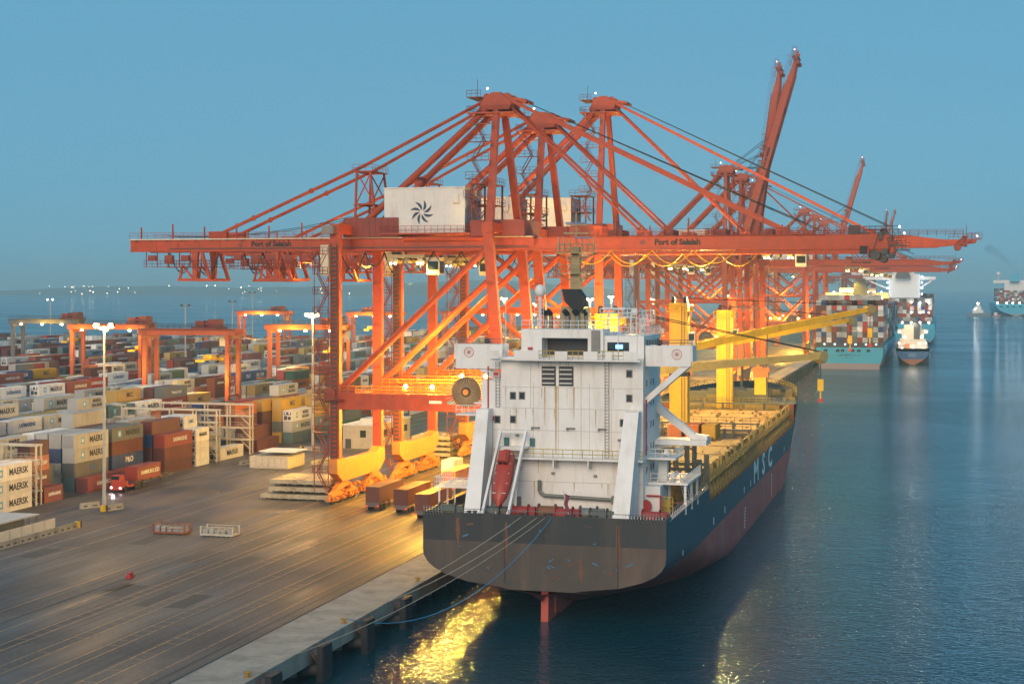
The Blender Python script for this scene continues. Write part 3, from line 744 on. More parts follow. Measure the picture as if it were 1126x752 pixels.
# the lit lamps: light sources at the lamp heads of the near cranes and under the far ones, plus added fill
for X, Y, Z, e in ((-88, 258.2, 20.8, 900), (-83.2, 258.2, 20.8, 900), (-73.6, 258.6, 20.8, 900), (-88, 288, 20.8, 1500), (-74, 288, 20.8, 1500),
                   (-78, 253, 11.5, 3200), (-88, 271, 25, 7000), (-86, 266, 13, 7500), (-90, 283, 13, 6500), (-86, 300, 14, 8000), (-86, 320, 14, 8000), (-86, 343, 14, 9000), (-86, 375, 16, 9000)):
    lamp('portal_light', (X, Y, Z), e*LAMPK*1.45, r=.25)
for X, Y, Z, e in ((-88, 263, 41.5, 42000), (-109, 263, 42, 26000), (-110, 296, 42, 26000), (-92, 290, 41.5, 20000), (-84, 312, 41.5, 20000), (-85, 343, 43, 26000), (-38, 343, 43, 9000), (-20, 343, 44, 7000), (-52, 640, 44, 30000), (-50, 860, 44, 70000), (-70, 480, 30, 20000), (-66, 546, 40, 60000), (-85, 590, 43, 60000), (-85, 640, 43, 60000),  # spots landward of the landside rail are added fill, warming apron and stacks
                   (-30, 640, 43, 30000), (-85, 860, 43, 90000), (-30, 860, 42, 60000), (-85, 1010, 40, 90000), (-85, 1690, 40, 90000)):
    lamp('crane_flood_and_fill', (X, Y, Z), e*LAMPK, r=1., spot=125, aim=(X, Y+.1, 0))
for X, Y, Z, e in ((-84, 440, 14, 16000), (-84, 540, 14, 24000), (-84, 566, 14, 20000), (-84, 600, 14, 24000), (-84, 640, 16, 24000), (-84, 720, 16, 24000), (-84, 860, 18, 50000), (-84, 950, 18, 50000)):
    lamp('portal_light', (X, Y, Z), e*LAMPK, r=.6)
# ================================================================ CONTAINER YARD
CW, CH = 2.44, 2.59
C40, C20 = 12.19, 6.06
PAL = {   # colour name: (colour, weight)
 'light grey': ((.43, .43, .41), 24), 'white': ((.76, .74, .70), 18), 'dark grey': ((.13, .14, .14), 7), 'brown': ((.13, .032, .018), 14),
 'rust red': ((.27, .035, .018), 12), 'bright red': ((.38, .022, .016), 5), 'ochre yellow': ((.45, .27, .035), 7), 'orange': ((.50, .13, .02), 6),
 'blue': ((.02, .055, .18), 6), 'green': ((.03, .12, .075), 3), 'teal grey': ((.10, .17, .18), 6)}
NAMES = list(PAL); WTS = [PAL[k][1] for k in NAMES]
CM = {k: mat('container_'+k.replace(' ', '_'), PAL[k][0], .6, var=.1, scale=.6, dirt=(.20, .10, .06) if k not in ('brown', 'rust red') else (.10, .05, .035),
             dirt_amt=.42, dirt_scale=.5, streak=True, rnd=.22) for k in NAMES}
frame_m = CM
def container_mesh(L):
    """corner posts and rails proud of corrugated walls; origin at the centre of the base"""
    mb = MB(); hw, H = CW/2, CH
    nrib = int(L/.55)
    for sx in (-1, 1):
        x = sx*hw
        for j in (0, 1): mb.box(x-sx*.16, x, (-L/2 if not j else L/2-.16), (-L/2+.16 if not j else L/2), 0, H)
        mb.box(x-sx*.12, x, -L/2+.161, L/2-.161, 0, .17); mb.box(x-sx*.08, x, -L/2+.161, L/2-.161, H-.12, H)
        P = []; F = []; xi = x-sx*.05; xo = x-sx*.012; y = -L/2+.161; pitch = (L-.322)/nrib
        for k in range(nrib):
            for t, xx in ((0, xi), (.22, xi), (.40, xo), (.82, xo)): P += [(xx, y+t*pitch, .17), (xx, y+t*pitch, H-.12)]
            y += pitch
        P += [(xi, y, .17), (xi, y, H-.12)]
        n = len(P)//2
        for k in range(n-1): F.append((2*k, 2*k+1, 2*k+3, 2*k+2) if sx < 0 else (2*k, 2*k+2, 2*k+3, 2*k+1))
        mb.poly(P, F)
    for y in (-L/2, L/2):
        s = 1 if y > 0 else -1
        mb.box(-hw+.161, hw-.161, y-s*.12, y, 0, .15); mb.box(-hw+.161, hw-.161, y-s*.1, y, H-.13, H)
        mb.box(-hw+.161, hw-.161, y-s*.09, y-s*.05, .15, H-.13)
    mb.poly([(-hw, -L/2, H-.03), (hw, -L/2, H-.03), (hw, L/2, H-.03), (-hw, L/2, H-.03)], [(0, 1, 2, 3)])
    k = int(L/1.0)
    for i in range(k): mb.box(-hw+.1, hw-.1, -L/2+.3+i*1.0, -L/2+.75+i*1.0, H-.028, H-.012)
    mb.poly([(-hw+.1, -L/2+.1, .1), (hw-.1, -L/2+.1, .1), (hw-.1, L/2-.1, .1), (-hw+.1, L/2-.1, .1)], [(3, 2, 1, 0)])
    me = bpy.data.meshes.new('shipping_container'); me.from_pydata(mb.v, [], mb.f); me.materials.append(CM['brown']); me.update(); return me
CMESH = {C40: container_mesh(C40), C20: container_mesh(C20), 9.1: container_mesh(9.1)}
def door_mesh():
    mb = MB(); hw = CW/2-.17
    for s in (-1, 1):
        a, b = (-hw, -.015) if s < 0 else (.015, hw)
        mb.box(a, b, -.045, 0, .16, CH-.14)
        for x in (a+(b-a)*.3, a+(b-a)*.72):
            mb.tube((x, -.075, .2), (x, -.075, CH-.18), .03, n=5)
            mb.box(x-.05, x+.25*(1 if s < 0 else -1), -.11, -.08, 1.05, 1.11)
        for z in (.5, 1.2, 2.0): mb.box(a-.02 if s < 0 else b-.1, a+.1 if s < 0 else b+.02, -.07, -.046, z, z+.12)
    me = bpy.data.meshes.new('door'); me.from_pydata(mb.v, [], mb.f); me.materials.append(CM['brown']); me.update(); return me
DOOR = door_mesh()
def reefer_mesh():
    mb = MB(); hw = CW/2-.2
    mb.box(-hw, hw, -.05, 0, .2, CH-.2); mb.box(-hw+.1, hw-.1, -.10, -.051, 1.55, CH-.3, 1)
    mb.box(-hw+.15, -.05, -.09, -.051, .35, 1.35, 1); mb.box(.1, hw-.15, -.08, -.051, .4, 1.2, 1)
    mb.tube((-.5, -.12, 2.0), (-.5, -.101, 2.0), .25, n=12, mi=0); mb.tube((.5, -.12, 2.0), (.5, -.101, 2.0), .25, n=12, mi=0)
    me = bpy.data.meshes.new('cooling_unit'); me.from_pydata(mb.v, [], mb.f); me.materials.append(white_paint); me.materials.append(dark_steel)
    me.polygons.foreach_set('material_index', mb.mi); me.update(); return me
REEF = reefer_mesh()
def star_mesh():
    mb = MB(); mb.box(0, .012, -.62, .62, -.62, .62); pts = []
    for k in range(14):
        a = math.pi/2+k*math.pi/7; r = .52 if k % 2 == 0 else .24; pts.append((r*math.cos(a), r*math.sin(a)))
    n = 14
    for i in range(n): mb.poly([(.016, 0, 0), (.016, *pts[i]), (.016, *pts[(i+1) % n])], [(0, 1, 2)], 1)
    me = bpy.data.meshes.new('emblem'); me.from_pydata(mb.v, [], mb.f); me.materials.append(mat('emblem_blue', (.12, .42, .62), .5)); me.materials.append(white_paint)
    me.polygons.foreach_set('material_index', mb.mi); me.update(); return me
STAR = star_mesh()
ink_dark = mat('lettering_dark', (.03, .035, .05), .6); ink_white = mat('lettering_white', (.7, .7, .68), .6); ink_blue = mat('lettering_blue', (.04, .12, .3), .6)
MARK = {'light grey': [('MAERSK', ink_dark, 1)]*6+[('MAERSK\nSEALAND', ink_dark, 1)]*2+[('', None, 0)], 'white': [('MAERSK', ink_dark, 1)]*5+[('SAFMARINE', ink_blue, 0)]*2+[('AMC', ink_blue, 0)],
        'dark grey': [('MSC', ink_dark, 0), ('Hapag-Lloyd', ink_white, 0), ('', None, 0)], 'brown': [('', None, 0), ('', None, 0), ('SAFMARINE', ink_white, 0)],
        'rust red': [('HAMBURG SÜD', ink_white, 0), ('SAFMARINE', ink_white, 0), ('', None, 0)], 'bright red': [('HAMBURG SÜD', ink_white, 0), ('SAFMARINE', ink_white, 0)],
        'ochre yellow': [('MSC', ink_dark, 0)], 'orange': [('Hapag-Lloyd', ink_dark, 0), ('', None, 0)], 'blue': [('CMA CGM', ink_white, 0), ('P&O', ink_white, 0), ('MAERSK', ink_white, 1)],
        'green': [('', None, 0)], 'teal grey': [('', None, 0), ('MAERSK', ink_dark, 1)]}
def new_container(x, y, z, L, colr, label, mark=None, reefer=None, rr=random, group='shipping containers stacked in the yard', detail=True):
    o = bpy.data.objects.new('shipping_container', CMESH[L]); COL.objects.link(o); o.location = (x, y, z)
    tag(o, label, 'container', group)
    m = CM[colr]; o.material_slots[0].link = 'OBJECT'; o.material_slots[0].material = m
    if not detail: return o
    if reefer is None: reefer = colr == 'white' and rr.random() < .6
    if reefer:
        d = bpy.data.objects.new('cooling_unit', REEF); COL.objects.link(d); d.parent = o; d.location = (0, -L/2-.002, 0)
    else:
        d = bpy.data.objects.new('door', DOOR); COL.objects.link(d); d.parent = o; d.location = (0, -L/2-.002, 0)
        d.material_slots[0].link = 'OBJECT'; d.material_slots[0].material = m
    mk = mark if mark is not None else rr.choice(MARK[colr])
    if mk and mk[0]:
        t, im, star = mk; n = max(len(q) for q in t.split('\n'))
        size = (1.55 if L > 7 else 1.0) * min(1, 6/n)**.7
        if '\n' in t: size = 1.0
        lettering(t, size, '+x', (CW/2+.004, L*.17 if star and L > 7 else L*.05, CH*.5), im, o, .03)
        if star and L > 7:
            s = bpy.data.objects.new('emblem', STAR); COL.objects.link(s); s.parent = o; s.location = (CW/2+.002, -L*.26, CH*.52)
    return o

# ---- the plan of the yard: list of (x, y, L, tier, colour, block, row, bay, mark)
BOX = []
ry = random.Random(21)
def stack(x, y0, L, cols, bk, row, bay, marks=None, reefer=None):
    for t, c in enumerate(cols): BOX.append([x, y0+L/2, L, t, c, bk, row, bay, (marks or {}).get(t), reefer])
M1 = ('MAERSK', ink_dark, 1); HS = ('HAMBURG SÜD', ink_white, 0); SF = ('SAFMARINE', ink_white, 0); MS = ('MSC', ink_dark, 0); CG = ('CMA CGM', ink_white, 0)
X0 = -150.3; RP = 2.75
LG, WH, DG, BR, RR, BRD, OY, OR, BL, GR, TG = 'light grey', 'white', 'dark grey', 'brown', 'rust red', 'bright red', 'ochre yellow', 'orange', 'blue', 'green', 'teal grey'
front = [   # (row, y0, L, colours from the ground up, marks)
 (0, 227.0, C40, [WH, WH, WH], {0: M1, 1: M1, 2: M1}), (1, 227, C40, [LG, LG, WH], {}), (2, 227, C40, [LG, WH, LG, LG], {}), (3, 227, C40, [LG, LG, LG], {}),
 (0, 243.0, C20, [RR], {0: SF}), (1, 243.0, C20, [RR, RR, OR, BR], {1: SF, 0: HS, 2: CG}), (2, 243, C40, [DG, DG], {1: ('MAERSK\nSEALAND', ink_white, 0)}), (3, 243, C40, [LG, WH, LG], {}), (4, 243, C40, [LG, LG, LG, LG], {}),
 (0, 257.5, C40, [RR], {0: HS}), (1, 257.5, C40, [TG, DG, LG, LG], {1: ('P&O', ink_blue, 0), 2: M1, 3: M1}), (2, 257.5, C40, [LG, LG, BL, LG], {}), (3, 257.5, C40, [LG, LG, LG, LG], {}), (4, 257.5, C40, [WH, WH, LG, WH], {}), (5, 257.5, C40, [LG, WH, WH], {}),
 (0, 271.0, C40, [RR], {}), (1, 271.0, C40, [BR, BL, BR, DG], {1: ('P&O', ink_white, 0), 3: M1}), (2, 271, C40, [LG, BR, LG, DG], {}), (3, 271, C40, [WH, LG, LG, BR], {}), (4, 271, C40, [LG, LG, LG, LG, LG], {}),
 (0, 286.8, C40, [BR, BR, RR], {2: SF}), (1, 286.8, C40, [BR, BR, BL, BR], {}), (2, 286.8, C40, [WH, WH, LG], {}), (3, 286.8, C40, [WH, DG, OR, LG], {}), (4, 286.8, C40, [LG, BR, WH], {}), (5, 286.8, C40, [BR, BL, LG], {}),
 (0, 300.6, C20, [WH, WH, WH], {0: HS, 1: SF, 2: M1}), (1, 300.6, C20, [WH, WH, WH, WH], {}), (2, 300.6, C20, [WH, WH, WH, WH], {}), (3, 300.6, C40, [LG, WH, BR], {}),
 (0, 311.5, C40, [WH], {0: ('MAERSK', ink_dark, 0)}), (2, 311.5, C40, [LG, LG], {}), (4, 311.5, C40, [OR, OY, BR, BR], {}), (5, 311.5, C40, [BR, TG, BR, OR], {}),
 (0, 331.0, C40, [BR], {0: ('', None, 0)}), (1, 331, C40, [BR, BR], {}), (2, 331.0, C40, [DG, LG, BR, OR], {}), (3, 331, C40, [BL, LG, OR], {}), (4, 331, C40, [LG, BR, BL, BR], {}), (5, 331, C40, [RR, BR, LG, BL], {}),
 (0, 351.0, C40, [TG, LG, WH], {2: ('MAERSK\nSEALAND', ink_dark, 1)}), (1, 351, C40, [OY, DG, OY, OY], {}), (2, 346, C40, [BR, BR, BR, OY], {}), (3, 346, C40, [OY, BR, BR, RR], {}), (4, 346, C40, [LG, LG, RR, RR], {}),
 (0, 366.0, C40, [GR, TG, OY], {2: MS}), (1, 366.0, C40, [LG, RR, WH, OY], {}), (2, 362, C40, [BL, WH, BL, RR], {}), (3, 362, C40, [LG, BR, LG, BR, LG], {}), (4, 362, C40, [WH, LG, BR], {}),
]
for row, y0, L, cols, mk in front: stack(X0-RP*row, y0, L, cols, 0, row, int((y0-215)/13), mk, reefer=(L == C20 and cols[0] == WH) or None)
rtg_spots = {}
def fill(bk, row, x, y0, n, tmax, bias):
    bay = int((y0-215)/13)
    for k in range(n):
        y = y0+k*13.1
        if ry.random() < .06: continue
        h = max(1, min(tmax, int(ry.gauss(4.1, .9)+.5)))
        if ry.random() < .2 and row not in (0,):
            for q in (0, 1): stack(x, y+q*6.1, C20, [ry.choices(NAMES, WTS)[0] for _ in range(h)], bk, row, bay+k)
        else:
            base = ry.choices(NAMES, [a*(3 if i in bias else 1) for i, a in enumerate(WTS)])[0]
            stack(x, y, C40, [base if ry.random() < .4 else ry.choices(NAMES, [a*(3 if i in bias else 1) for i, a in enumerate(WTS)])[0] for _ in range(h)], bk, row, bay+k)
for bk in range(0, 13):
    for row in range(6):
        x = X0-31*bk-RP*row
        y0 = 215.0+13.1*ry.randint(0, 0)
        if bk == 0: y0 = 215+13.1*13
        elif bk == 1 : y0 = 215+13.1*3
        fill(bk, row, x, y0, int((755-y0)/13.1), 5, {0: (0, 1, 3), 1: (0, 1, 6), 2: (0, 1, 4), 3: (6, 9, 3)}.get(bk, (0, 3, 4)))
for bk in range(0, 5):
    for row in range(6): fill(bk, row, X0-31*bk-RP*row, 800, 34 if bk < 4 else 10, 5, (0, 3, 4))
# ---- which boxes can be seen from the viewpoint: march rays over a height map of the stacks
def visible_area():
    gx0, gy0 = -760, 180; G = np.zeros((int((-140-gx0)/1.0), int((1300-gy0)/1.0)), np.float32)
    # finer height map in x (0.5 m)
    fx = 2; G = np.zeros((int((-140-gx0)*fx), int((1300-gy0))), np.float32)
    for b in BOX:
        x, y, L, t = b[:4]; i0, i1 = int((x-1.1-gx0)*fx), int((x+1.1-gx0)*fx)+1; j0, j1 = int(round(y-L/2-gy0)), int(round(y+L/2-gy0))
        G[i0:i1, j0:j1] = np.maximum(G[i0:i1, j0:j1], (t+1)*CH)
    P = []; W = []; I = []
    for k, b in enumerate(BOX):
        x, y, L, t = b[:4]; z = t*CH
        d = -x*math.sin(YAW)+y*math.cos(YAW); u = (x*math.cos(YAW)+y*math.sin(YAW))/d
        if u < -.345 or u > .34: continue
        s = (1750/d)**2
        a_side = L*CH*s*abs(x)/math.hypot(x, y); a_end = CW*CH*s*y/math.hypot(x, y); a_top = L*CW*s*(CAMZ-z)/d
        for f in (.12, .37, .63, .88):
            for g in (.25, .75): P.append((x+CW/2+.35, y-L/2+L*f, z+CH*g)); W.append(a_side/8); I.append(k)
            P.append((x, y-L/2+L*f, z+CH+.25)); W.append(a_top/4); I.append(k)
        for g in (.2, .5, .8): P.append((x+CW*(g-.5)*.8, y-L/2-.8, z+CH*.6)); W.append(a_end/3); I.append(k)
    P = np.array(P, np.float32); W = np.array(W); I = np.array(I)
    d = np.array([0, 0, CAMZ], np.float32)-P; hl = np.hypot(d[:, 0], d[:, 1]); d /= hl[:, None]
    vis = np.ones(len(P), bool)
    for s in np.arange(.0, 260, .7):
        q = P+d*s
        i = ((q[:, 0]-gx0)*fx).astype(int); j = (q[:, 1]-gy0).astype(int)
        ok = (i >= 0) & (i < G.shape[0]) & (j >= 0) & (j < G.shape[1])
        h = np.zeros(len(P), np.float32); h[ok] = G[i[ok], j[ok]]
        vis &= ~(h > q[:, 2]+.05)
    A = np.zeros(len(BOX)); np.add.at(A, I[vis], W[vis]); return A
AREA = visible_area()
order = list(np.argsort(-AREA))
NTH = 268
chosen = [k for k in order[:NTH] if AREA[k] > 0]; cs = set(chosen)
ORD = ['first', 'second', 'third', 'fourth', 'fifth', 'sixth', 'seventh', 'eighth', 'ninth', 'tenth', 'eleventh', 'twelfth', 'thirteenth', 'fourteenth', 'fifteenth', 'sixteenth', 'seventeenth', 'eighteenth', 'nineteenth', 'twentieth'] + \
      ['twenty-first', 'twenty-second', 'twenty-third', 'twenty-fourth', 'twenty-fifth', 'twenty-sixth', 'twenty-seventh', 'twenty-eighth', 'twenty-ninth', 'thirtieth', 'thirty-first', 'thirty-second', 'thirty-third', 'thirty-fourth', 'thirty-fifth', 'thirty-sixth', 'thirty-seventh', 'thirty-eighth', 'thirty-ninth', 'fortieth', 'forty-first', 'forty-second', 'forty-third']
TIER = ['on the ground', 'second up', 'third up', 'fourth up', 'fifth up']
height_of = {}
for b in BOX: key = (b[5], b[6], round(b[1], 1)); height_of[key] = max(height_of.get(key, 0), b[3])
seen_lab = set()
for k in chosen:
    x, y, L, t, c, bk, row, bay, mk, reef = BOX[k]
    top = height_of[(bk, row, round(y, 1))] == t
    pos = ('topmost' if top and t else TIER[t])
    lab = f"{c} {'long' if L > 7 else 'short'} container {pos}, {ORD[bay]} bay back, {ORD[row]} row of {ORD[bk]} yard block"
    if lab in seen_lab: lab = lab.replace(' container', ' container behind its twin', 1).replace(' yard', '')
    seen_lab.add(lab)
    if k >= 0: new_container(x, y, t*CH, L, c, lab, mk, reef, rr=ry)
# ---- the other boxes of the yard, too many to count, as one mass (cargo of the far ships joins them below)
FAR = {k: MB() for k in NAMES}
def far_box(x, y, z, L, c, doors=True):
    mb = FAR[c]; mb.box(x-CW/2, x+CW/2, y-L/2, y+L/2, z+.02, z+CH-.04)
for k, b in enumerate(BOX):
    if k in cs: continue
    far_box(b[0], b[1], b[3]*CH, b[2], b[4])
def finish_far():
    mb = MB(); mats = []
    for i, k in enumerate(NAMES):
        b = len(mb.v); mb.v += FAR[k].v; mb.f += [tuple(b+q for q in f) for f in FAR[k].f]; mb.mi += [i]*len(FAR[k].f); mats.append(CMF[k])
    tag(mb.build('distant_containers', mats), 'mass of mixed coloured shipping containers stacked deep in the yard and on far ships', 'containers', kind='stuff')
def far_mat(name, col):
    """flat sides with corrugation as bump, slightly different tone per box position"""
    m = bpy.data.materials.new(name); m.use_nodes = True; nt = m.node_tree; n = nt.nodes; L = nt.links; p = n['Principled BSDF']; p.inputs['Roughness'].default_value = .6
    tc = n.new('ShaderNodeTexCoord'); ls = n.new('ShaderNodeVectorMath'); ls.operation = 'DIVIDE'; ls.inputs[1].default_value = (2.75, 6.5, 2.59); L.new(tc.outputs['Object'], ls.inputs[0])
    fl = n.new('ShaderNodeVectorMath'); fl.operation = 'FLOOR'; L.new(ls.outputs[0], fl.inputs[0])
    wn = n.new('ShaderNodeTexWhiteNoise'); L.new(fl.outputs[0], wn.inputs[0])
    r = n.new('ShaderNodeMapRange'); r.inputs[3].default_value = .75; r.inputs[4].default_value = 1.2; L.new(wn.outputs[0], r.inputs[0])
    nz = n.new('ShaderNodeTexNoise'); nz.inputs['Scale'].default_value = .7; nz.inputs['Detail'].default_value = 6; L.new(tc.outputs['Object'], nz.inputs[0])
    r2 = n.new('ShaderNodeMapRange'); r2.inputs[1].default_value = .3; r2.inputs[2].default_value = .7; r2.inputs[3].default_value = .8; r2.inputs[4].default_value = 1.15; L.new(nz.outputs[0], r2.inputs[0])
    mu = n.new('ShaderNodeMath'); mu.operation = 'MULTIPLY'; L.new(r.outputs[0], mu.inputs[0]); L.new(r2.outputs[0], mu.inputs[1])
    h = n.new('ShaderNodeHueSaturation'); h.inputs['Color'].default_value = (*col, 1); L.new(mu.outputs[0], h.inputs['Value']); L.new(h.outputs[0], p.inputs['Base Color'])
    return m
CMF = {k: far_mat('far_container_'+k.replace(' ', '_'), PAL[k][0]) for k in NAMES}

# ================================================================ REEFER RACKS (open steel frames between the bays)
def rack(x0, x1, y, h, label, tiers=4, dep=1.5):
    root = thing('reefer_rack', (x1, y, 0), label, 'rack', 'open steel service racks in the yard')
    n = max(2, int(round((x1-x0)/5.6)))
    for yy in (0, dep):
        for k in range(n+1):
            x = -(x1-x0)*k/n; mb = MB(); mb.box(x-.13, x+.13, yy-.13, yy+.13, 0, h); mb.build('post', cream, root)
    for t in range(tiers):
        z = h-.2-t*2.6
        if z < 1: break
        mb = MB()
        for yy in (0, dep): mb.box(-(x1-x0)-.3, .3, yy-.1, yy+.1, z-.16, z+.16)
        if t: mb.box(-(x1-x0), 0, .101, dep-.101, z+.05, z+.10); mb.rail([(-(x1-x0), 0, z+.16), (0, 0, z+.16)], h=1.1, step=2.8, r=.035)
        mb.build('platform', cream, root)
    mb = MB()
    for t in range(tiers-1): z = h-2.8-t*2.6; mb.stair((-.2, dep*.5, z-2.2), (-2.6, dep*.5, z), .6)
    mb.build('stairs', cream, root)
rack(-170.5, -148.6, 309.2, 11.2, 'cream steel rack just behind the white cooling containers at the apron side')
rack(-170.5, -148.6, 326.0, 11.2, 'cream steel rack farthest along the apron side, ending over a maroon container')
rack(-172.0, -148.8, 240.0, 10.4, 'tall cream steel rack behind the pale containers at the near end of the yard')
rack(-200.5, -178.0, 322.0, 10.8, 'cream steel rack deep in the second block behind grey stacks')
rack(-232.5, -208.0, 300.0, 10.8, 'cream steel rack in the third block rising behind pale containers')

# ================================================================ YARD GANTRIES ON TYRES
grey_beam = mat('gantry_grey', (.13, .14, .16), .5, dirt=RUST, dirt_amt=.3); orange_g = mat('gantry_orange', (.40, .085, .025), .5, dirt=(.2, .06, .03), dirt_amt=.45, streak=True)
def rtg(colr, label, x, y, H=25.5, trol=.5, lights=True, loc_only=False):
    root = thing('yard_gantry', (x, y, 0), label, 'yard gantry', 'rubber-tyred gantries straddling the container blocks')
    W = 23.6
    for xx in (0, W):
        for yy in (-3.4, 3.4):
            mb = MB(); mb.frustum((xx, yy, 2.4), (1.0, 1.2), (xx, yy*.92, H-1.6), (1.1, 1.0)); mb.build('leg', colr, root)
        mb = MB(); mb.box(xx-.5, xx+.5, -5.6, 5.6, 1.5, 2.5); mb.box(xx-.55, xx+.55, -4.2, 4.2, H-2.6, H-1.61); mb.beam((xx, -3, 9.0), (xx, 3, 9.0), .5, .5); mb.build('side_frame', colr, root)
        for yy in (-5, -2.6, 2.6, 5): w_ = MB(); w_.tube((xx-.35, yy, .8), (xx+.35, yy, .8), .8, n=14); w_.build('wheel', black, root)
    for yy in (-3, 3):
        mb = MB(); mb.box(-1.8, W+1.8, yy-.45, yy+.45, H-1.6, H); mb.build('girder', colr, root)
    mb = MB(); mb.rail([(-1.8, -3.6, H), (W+1.8, -3.6, H)], step=1.7); mb.rail([(-1.8, 3.6, H), (W+1.8, 3.6, H)], step=1.7); mb.box(-1.7, W+1.7, -4.1, -3.46, H-.1, H-.01); mb.build('walkway', dark_steel, root)
    t = W*trol
    mb = MB(); mb.box(t-3.6, t+3.4, -3.2, 3.2, H+.05, H+.6); mb.box(t-3, t-.6, -2.4, 1.8, H+.6, H+2.1); mb.box(t+.2, t+2.8, -1.8, 2.4, H+.6, H+2.5); mb.tube((t-.5, -1.5, H+1.3), (t+.6, -1.5, H+1.3), .6, n=10)
    mb.rail([(t-3.6, -3.2, H+.6), (t+3.4, -3.2, H+.6)], step=1.2); tr = mb.build('trolley', crane_dark, root)
    mb = MB(); mb.box(t+3.5, t+5.3, -1.6, .4, H-4.4, H-2.0); mb.build('operator_cab', cream, tr)
    mb = MB()
    for dx in (-1.6, 1.6):
        for dy in (-2.4, 2.4): mb.tube((t+dx, dy, H), (t+dx*.8, dy*1.4, H-7.5), .05, n=4, cap=False)
    mb.build('hoist_rope', black, tr)
    mb = MB(); mb.box(t-.4, t+.4, -5.9, 5.9, H-8.1, H-7.7); mb.box(t-1.2, t+1.2, -1.6, 1.6, H-7.69, H-6.7)
    for yy in (-5.9, 5.9): mb.box(t-1.2, t+1.2, yy-.2, yy+.2, H-8.4, H-7.8)
    mb.build('spreader', yellow_paint, tr)
    mb = MB(); mb.box(W-.2, W+1.5, 3.0, 5.2, 3.0, 6.6); mb.build('power_house', colr, root)
    mb = MB(); k = 0; z = 2.6
    while z < H-3:
        mb.stair((W+.9, -4.5+(k % 2)*2, z), (W+.9, -2.5-(k % 2)*2, z+3), .6); z += 3; k += 1
    mb.build('stairs', colr, root)
    if lights:
        mb = MB()
        for xx in (3.5, 12, 20): mb.ball((xx, -3.6, H-1.9), .42, 8, 5, sc=(1.3, 1, .6)).cut()
        mb.build_each('floodlight', sodium_far, root)
    return root
rtg1 = rtg(grey_beam, 'dark grey yard gantry with three lit lamps under its beam', -325.5, 513, trol=.95)
rtg(orange_g, 'orange yard gantry between the dark grey gantry and the nearest orange one', -263.5, 449, trol=.93)
rtg(orange_g, 'nearest orange yard gantry straddling the second block, with yellow spreader', -201.5, 380, H=26.2, trol=.72, lights=False)
rtg(orange_g, 'pale orange yard gantry standing against the sea, far back in the sixth block', -325.5, 705, trol=.8)
rtg(orange_g, 'orange yard gantry behind the floodlight mast, in the second block', -201.5, 460, trol=.85)
rtg(orange_g, 'orange yard gantry seen just past the first quay crane leg, far back', -263.5, 690, trol=.4)
rtg(orange_g, 'orange yard gantry seen between the legs of the first crane, farthest block end', -232.5, 735, trol=.3)
rtg(orange_g, 'orange yard gantry seen under the crane braces beside the cable reel', -201.5, 745, trol=.6)
rtg(orange_g, 'orange yard gantry in the first block behind the second quay crane', -170.5, 700, trol=.5)
for X, Y, Z, e in ((-200, 372, 16, 2500), (-181, 372, 14, 3500), (-262, 440, 22, 4500), (-245, 438, 22, 4500), (-312, 505, 22, 4500), (-195, 452, 23, 7000), (-180, 452, 22, 7000), (-255, 680, 22, 12000), (-315, 698, 22, 12000),
                   (-190, 735, 22, 12000), (-165, 690, 22, 12000)):
    lamp('gantry_light', (X, Y, Z), e*LAMPK*.6, r=.6)

# ================================================================ FLOODLIGHT MASTS
def mast(x, y, label, h=30.6, lm=None, energy=0, col=(1., .55, .17), heads=((-1.4, 0), (1.4, 0))):
    root = thing('light_mast', (x, y, 0), label, 'light mast', 'high floodlight masts of the terminal')
    mb = MB(); mb.tube((0, 0, 0), (0, 0, h), .34, .17, n=10); mb.box(-.45, .45, -.45, .45, .02, .25); mb.build('pole', mat('mast_galvanised', (.42, .41, .38), .5, .2), root)
    mb = MB(); mb.tube((0, 0, h-.5), (0, 0, h-.3), 1.0, n=12); mb.box(-1.9, 1.9, -.08, .08, h-.3, h-.14); mb.build('head_ring', steel, root)
    for dx, dy in heads:
        mb = MB(); mb.box(dx-.4, dx+.4, dy-.3, dy+.3, h-.13, h+.5); hd = mb.build('floodlight', dark_steel, root)
        if lm: b = MB(); b.ball((dx, dy-.42, h+.1), .36, 10, 6); b.build('lens', lm, hd)
    if energy:
        lamp('mast_light', (x, y-1.2, h-.2), energy*LAMPK, col, r=.8)
    return root
mast(-135.5, 239.3, 'tall lit floodlight mast standing between concrete barriers at the near end of the apron', lm=sodium, energy=7000)
mast(-140.6, 343, 'tall brightly lit floodlight mast beside the crane legs, by the small white enclosure', lm=sodium, energy=15000, heads=((-1.4, 0), (0, 0), (1.4, 0)))
mast(-429, 705, 'slim unlit light mast rising behind the dark grey yard gantry', lm=cool_lamp)
mast(-253, 502, 'pale light mast standing between the two near orange gantries')
mast(-300, 640, 'pale light mast, first of two close together against the sea')
mast(-345, 760, 'pale light mast, second of two close together against the sea', h=34)
mast(-390, 560, 'short far light mast with a white lamp below the grey gantry', h=20, lm=cool_lamp)
mast(-232, 840, 'light mast with cross-shaped head seen past the first crane leg', lm=sodium_far, energy=45000)
mast(-175, 800, 'lit light mast seen between the crane portals under the ship mast', lm=sodium_far, energy=50000)
mast(-142, 800, 'lit light mast seen behind the third quay crane', lm=sodium_far, energy=50000)
mast(-142, 1080, 'lit light mast far along the quay beyond the raised booms', lm=sodium_far, energy=60000)
mast(-142, 1420, 'faint lit light mast at the far end of the quay road', lm=sodium_far)
mast(-205, 1000, 'faint lit light mast deep in the far yard behind the cranes', lm=sodium_far, energy=60000)
mast(-142, 560, 'light mast on the apron behind the third quay crane legs', lm=sodium_far, energy=36000)
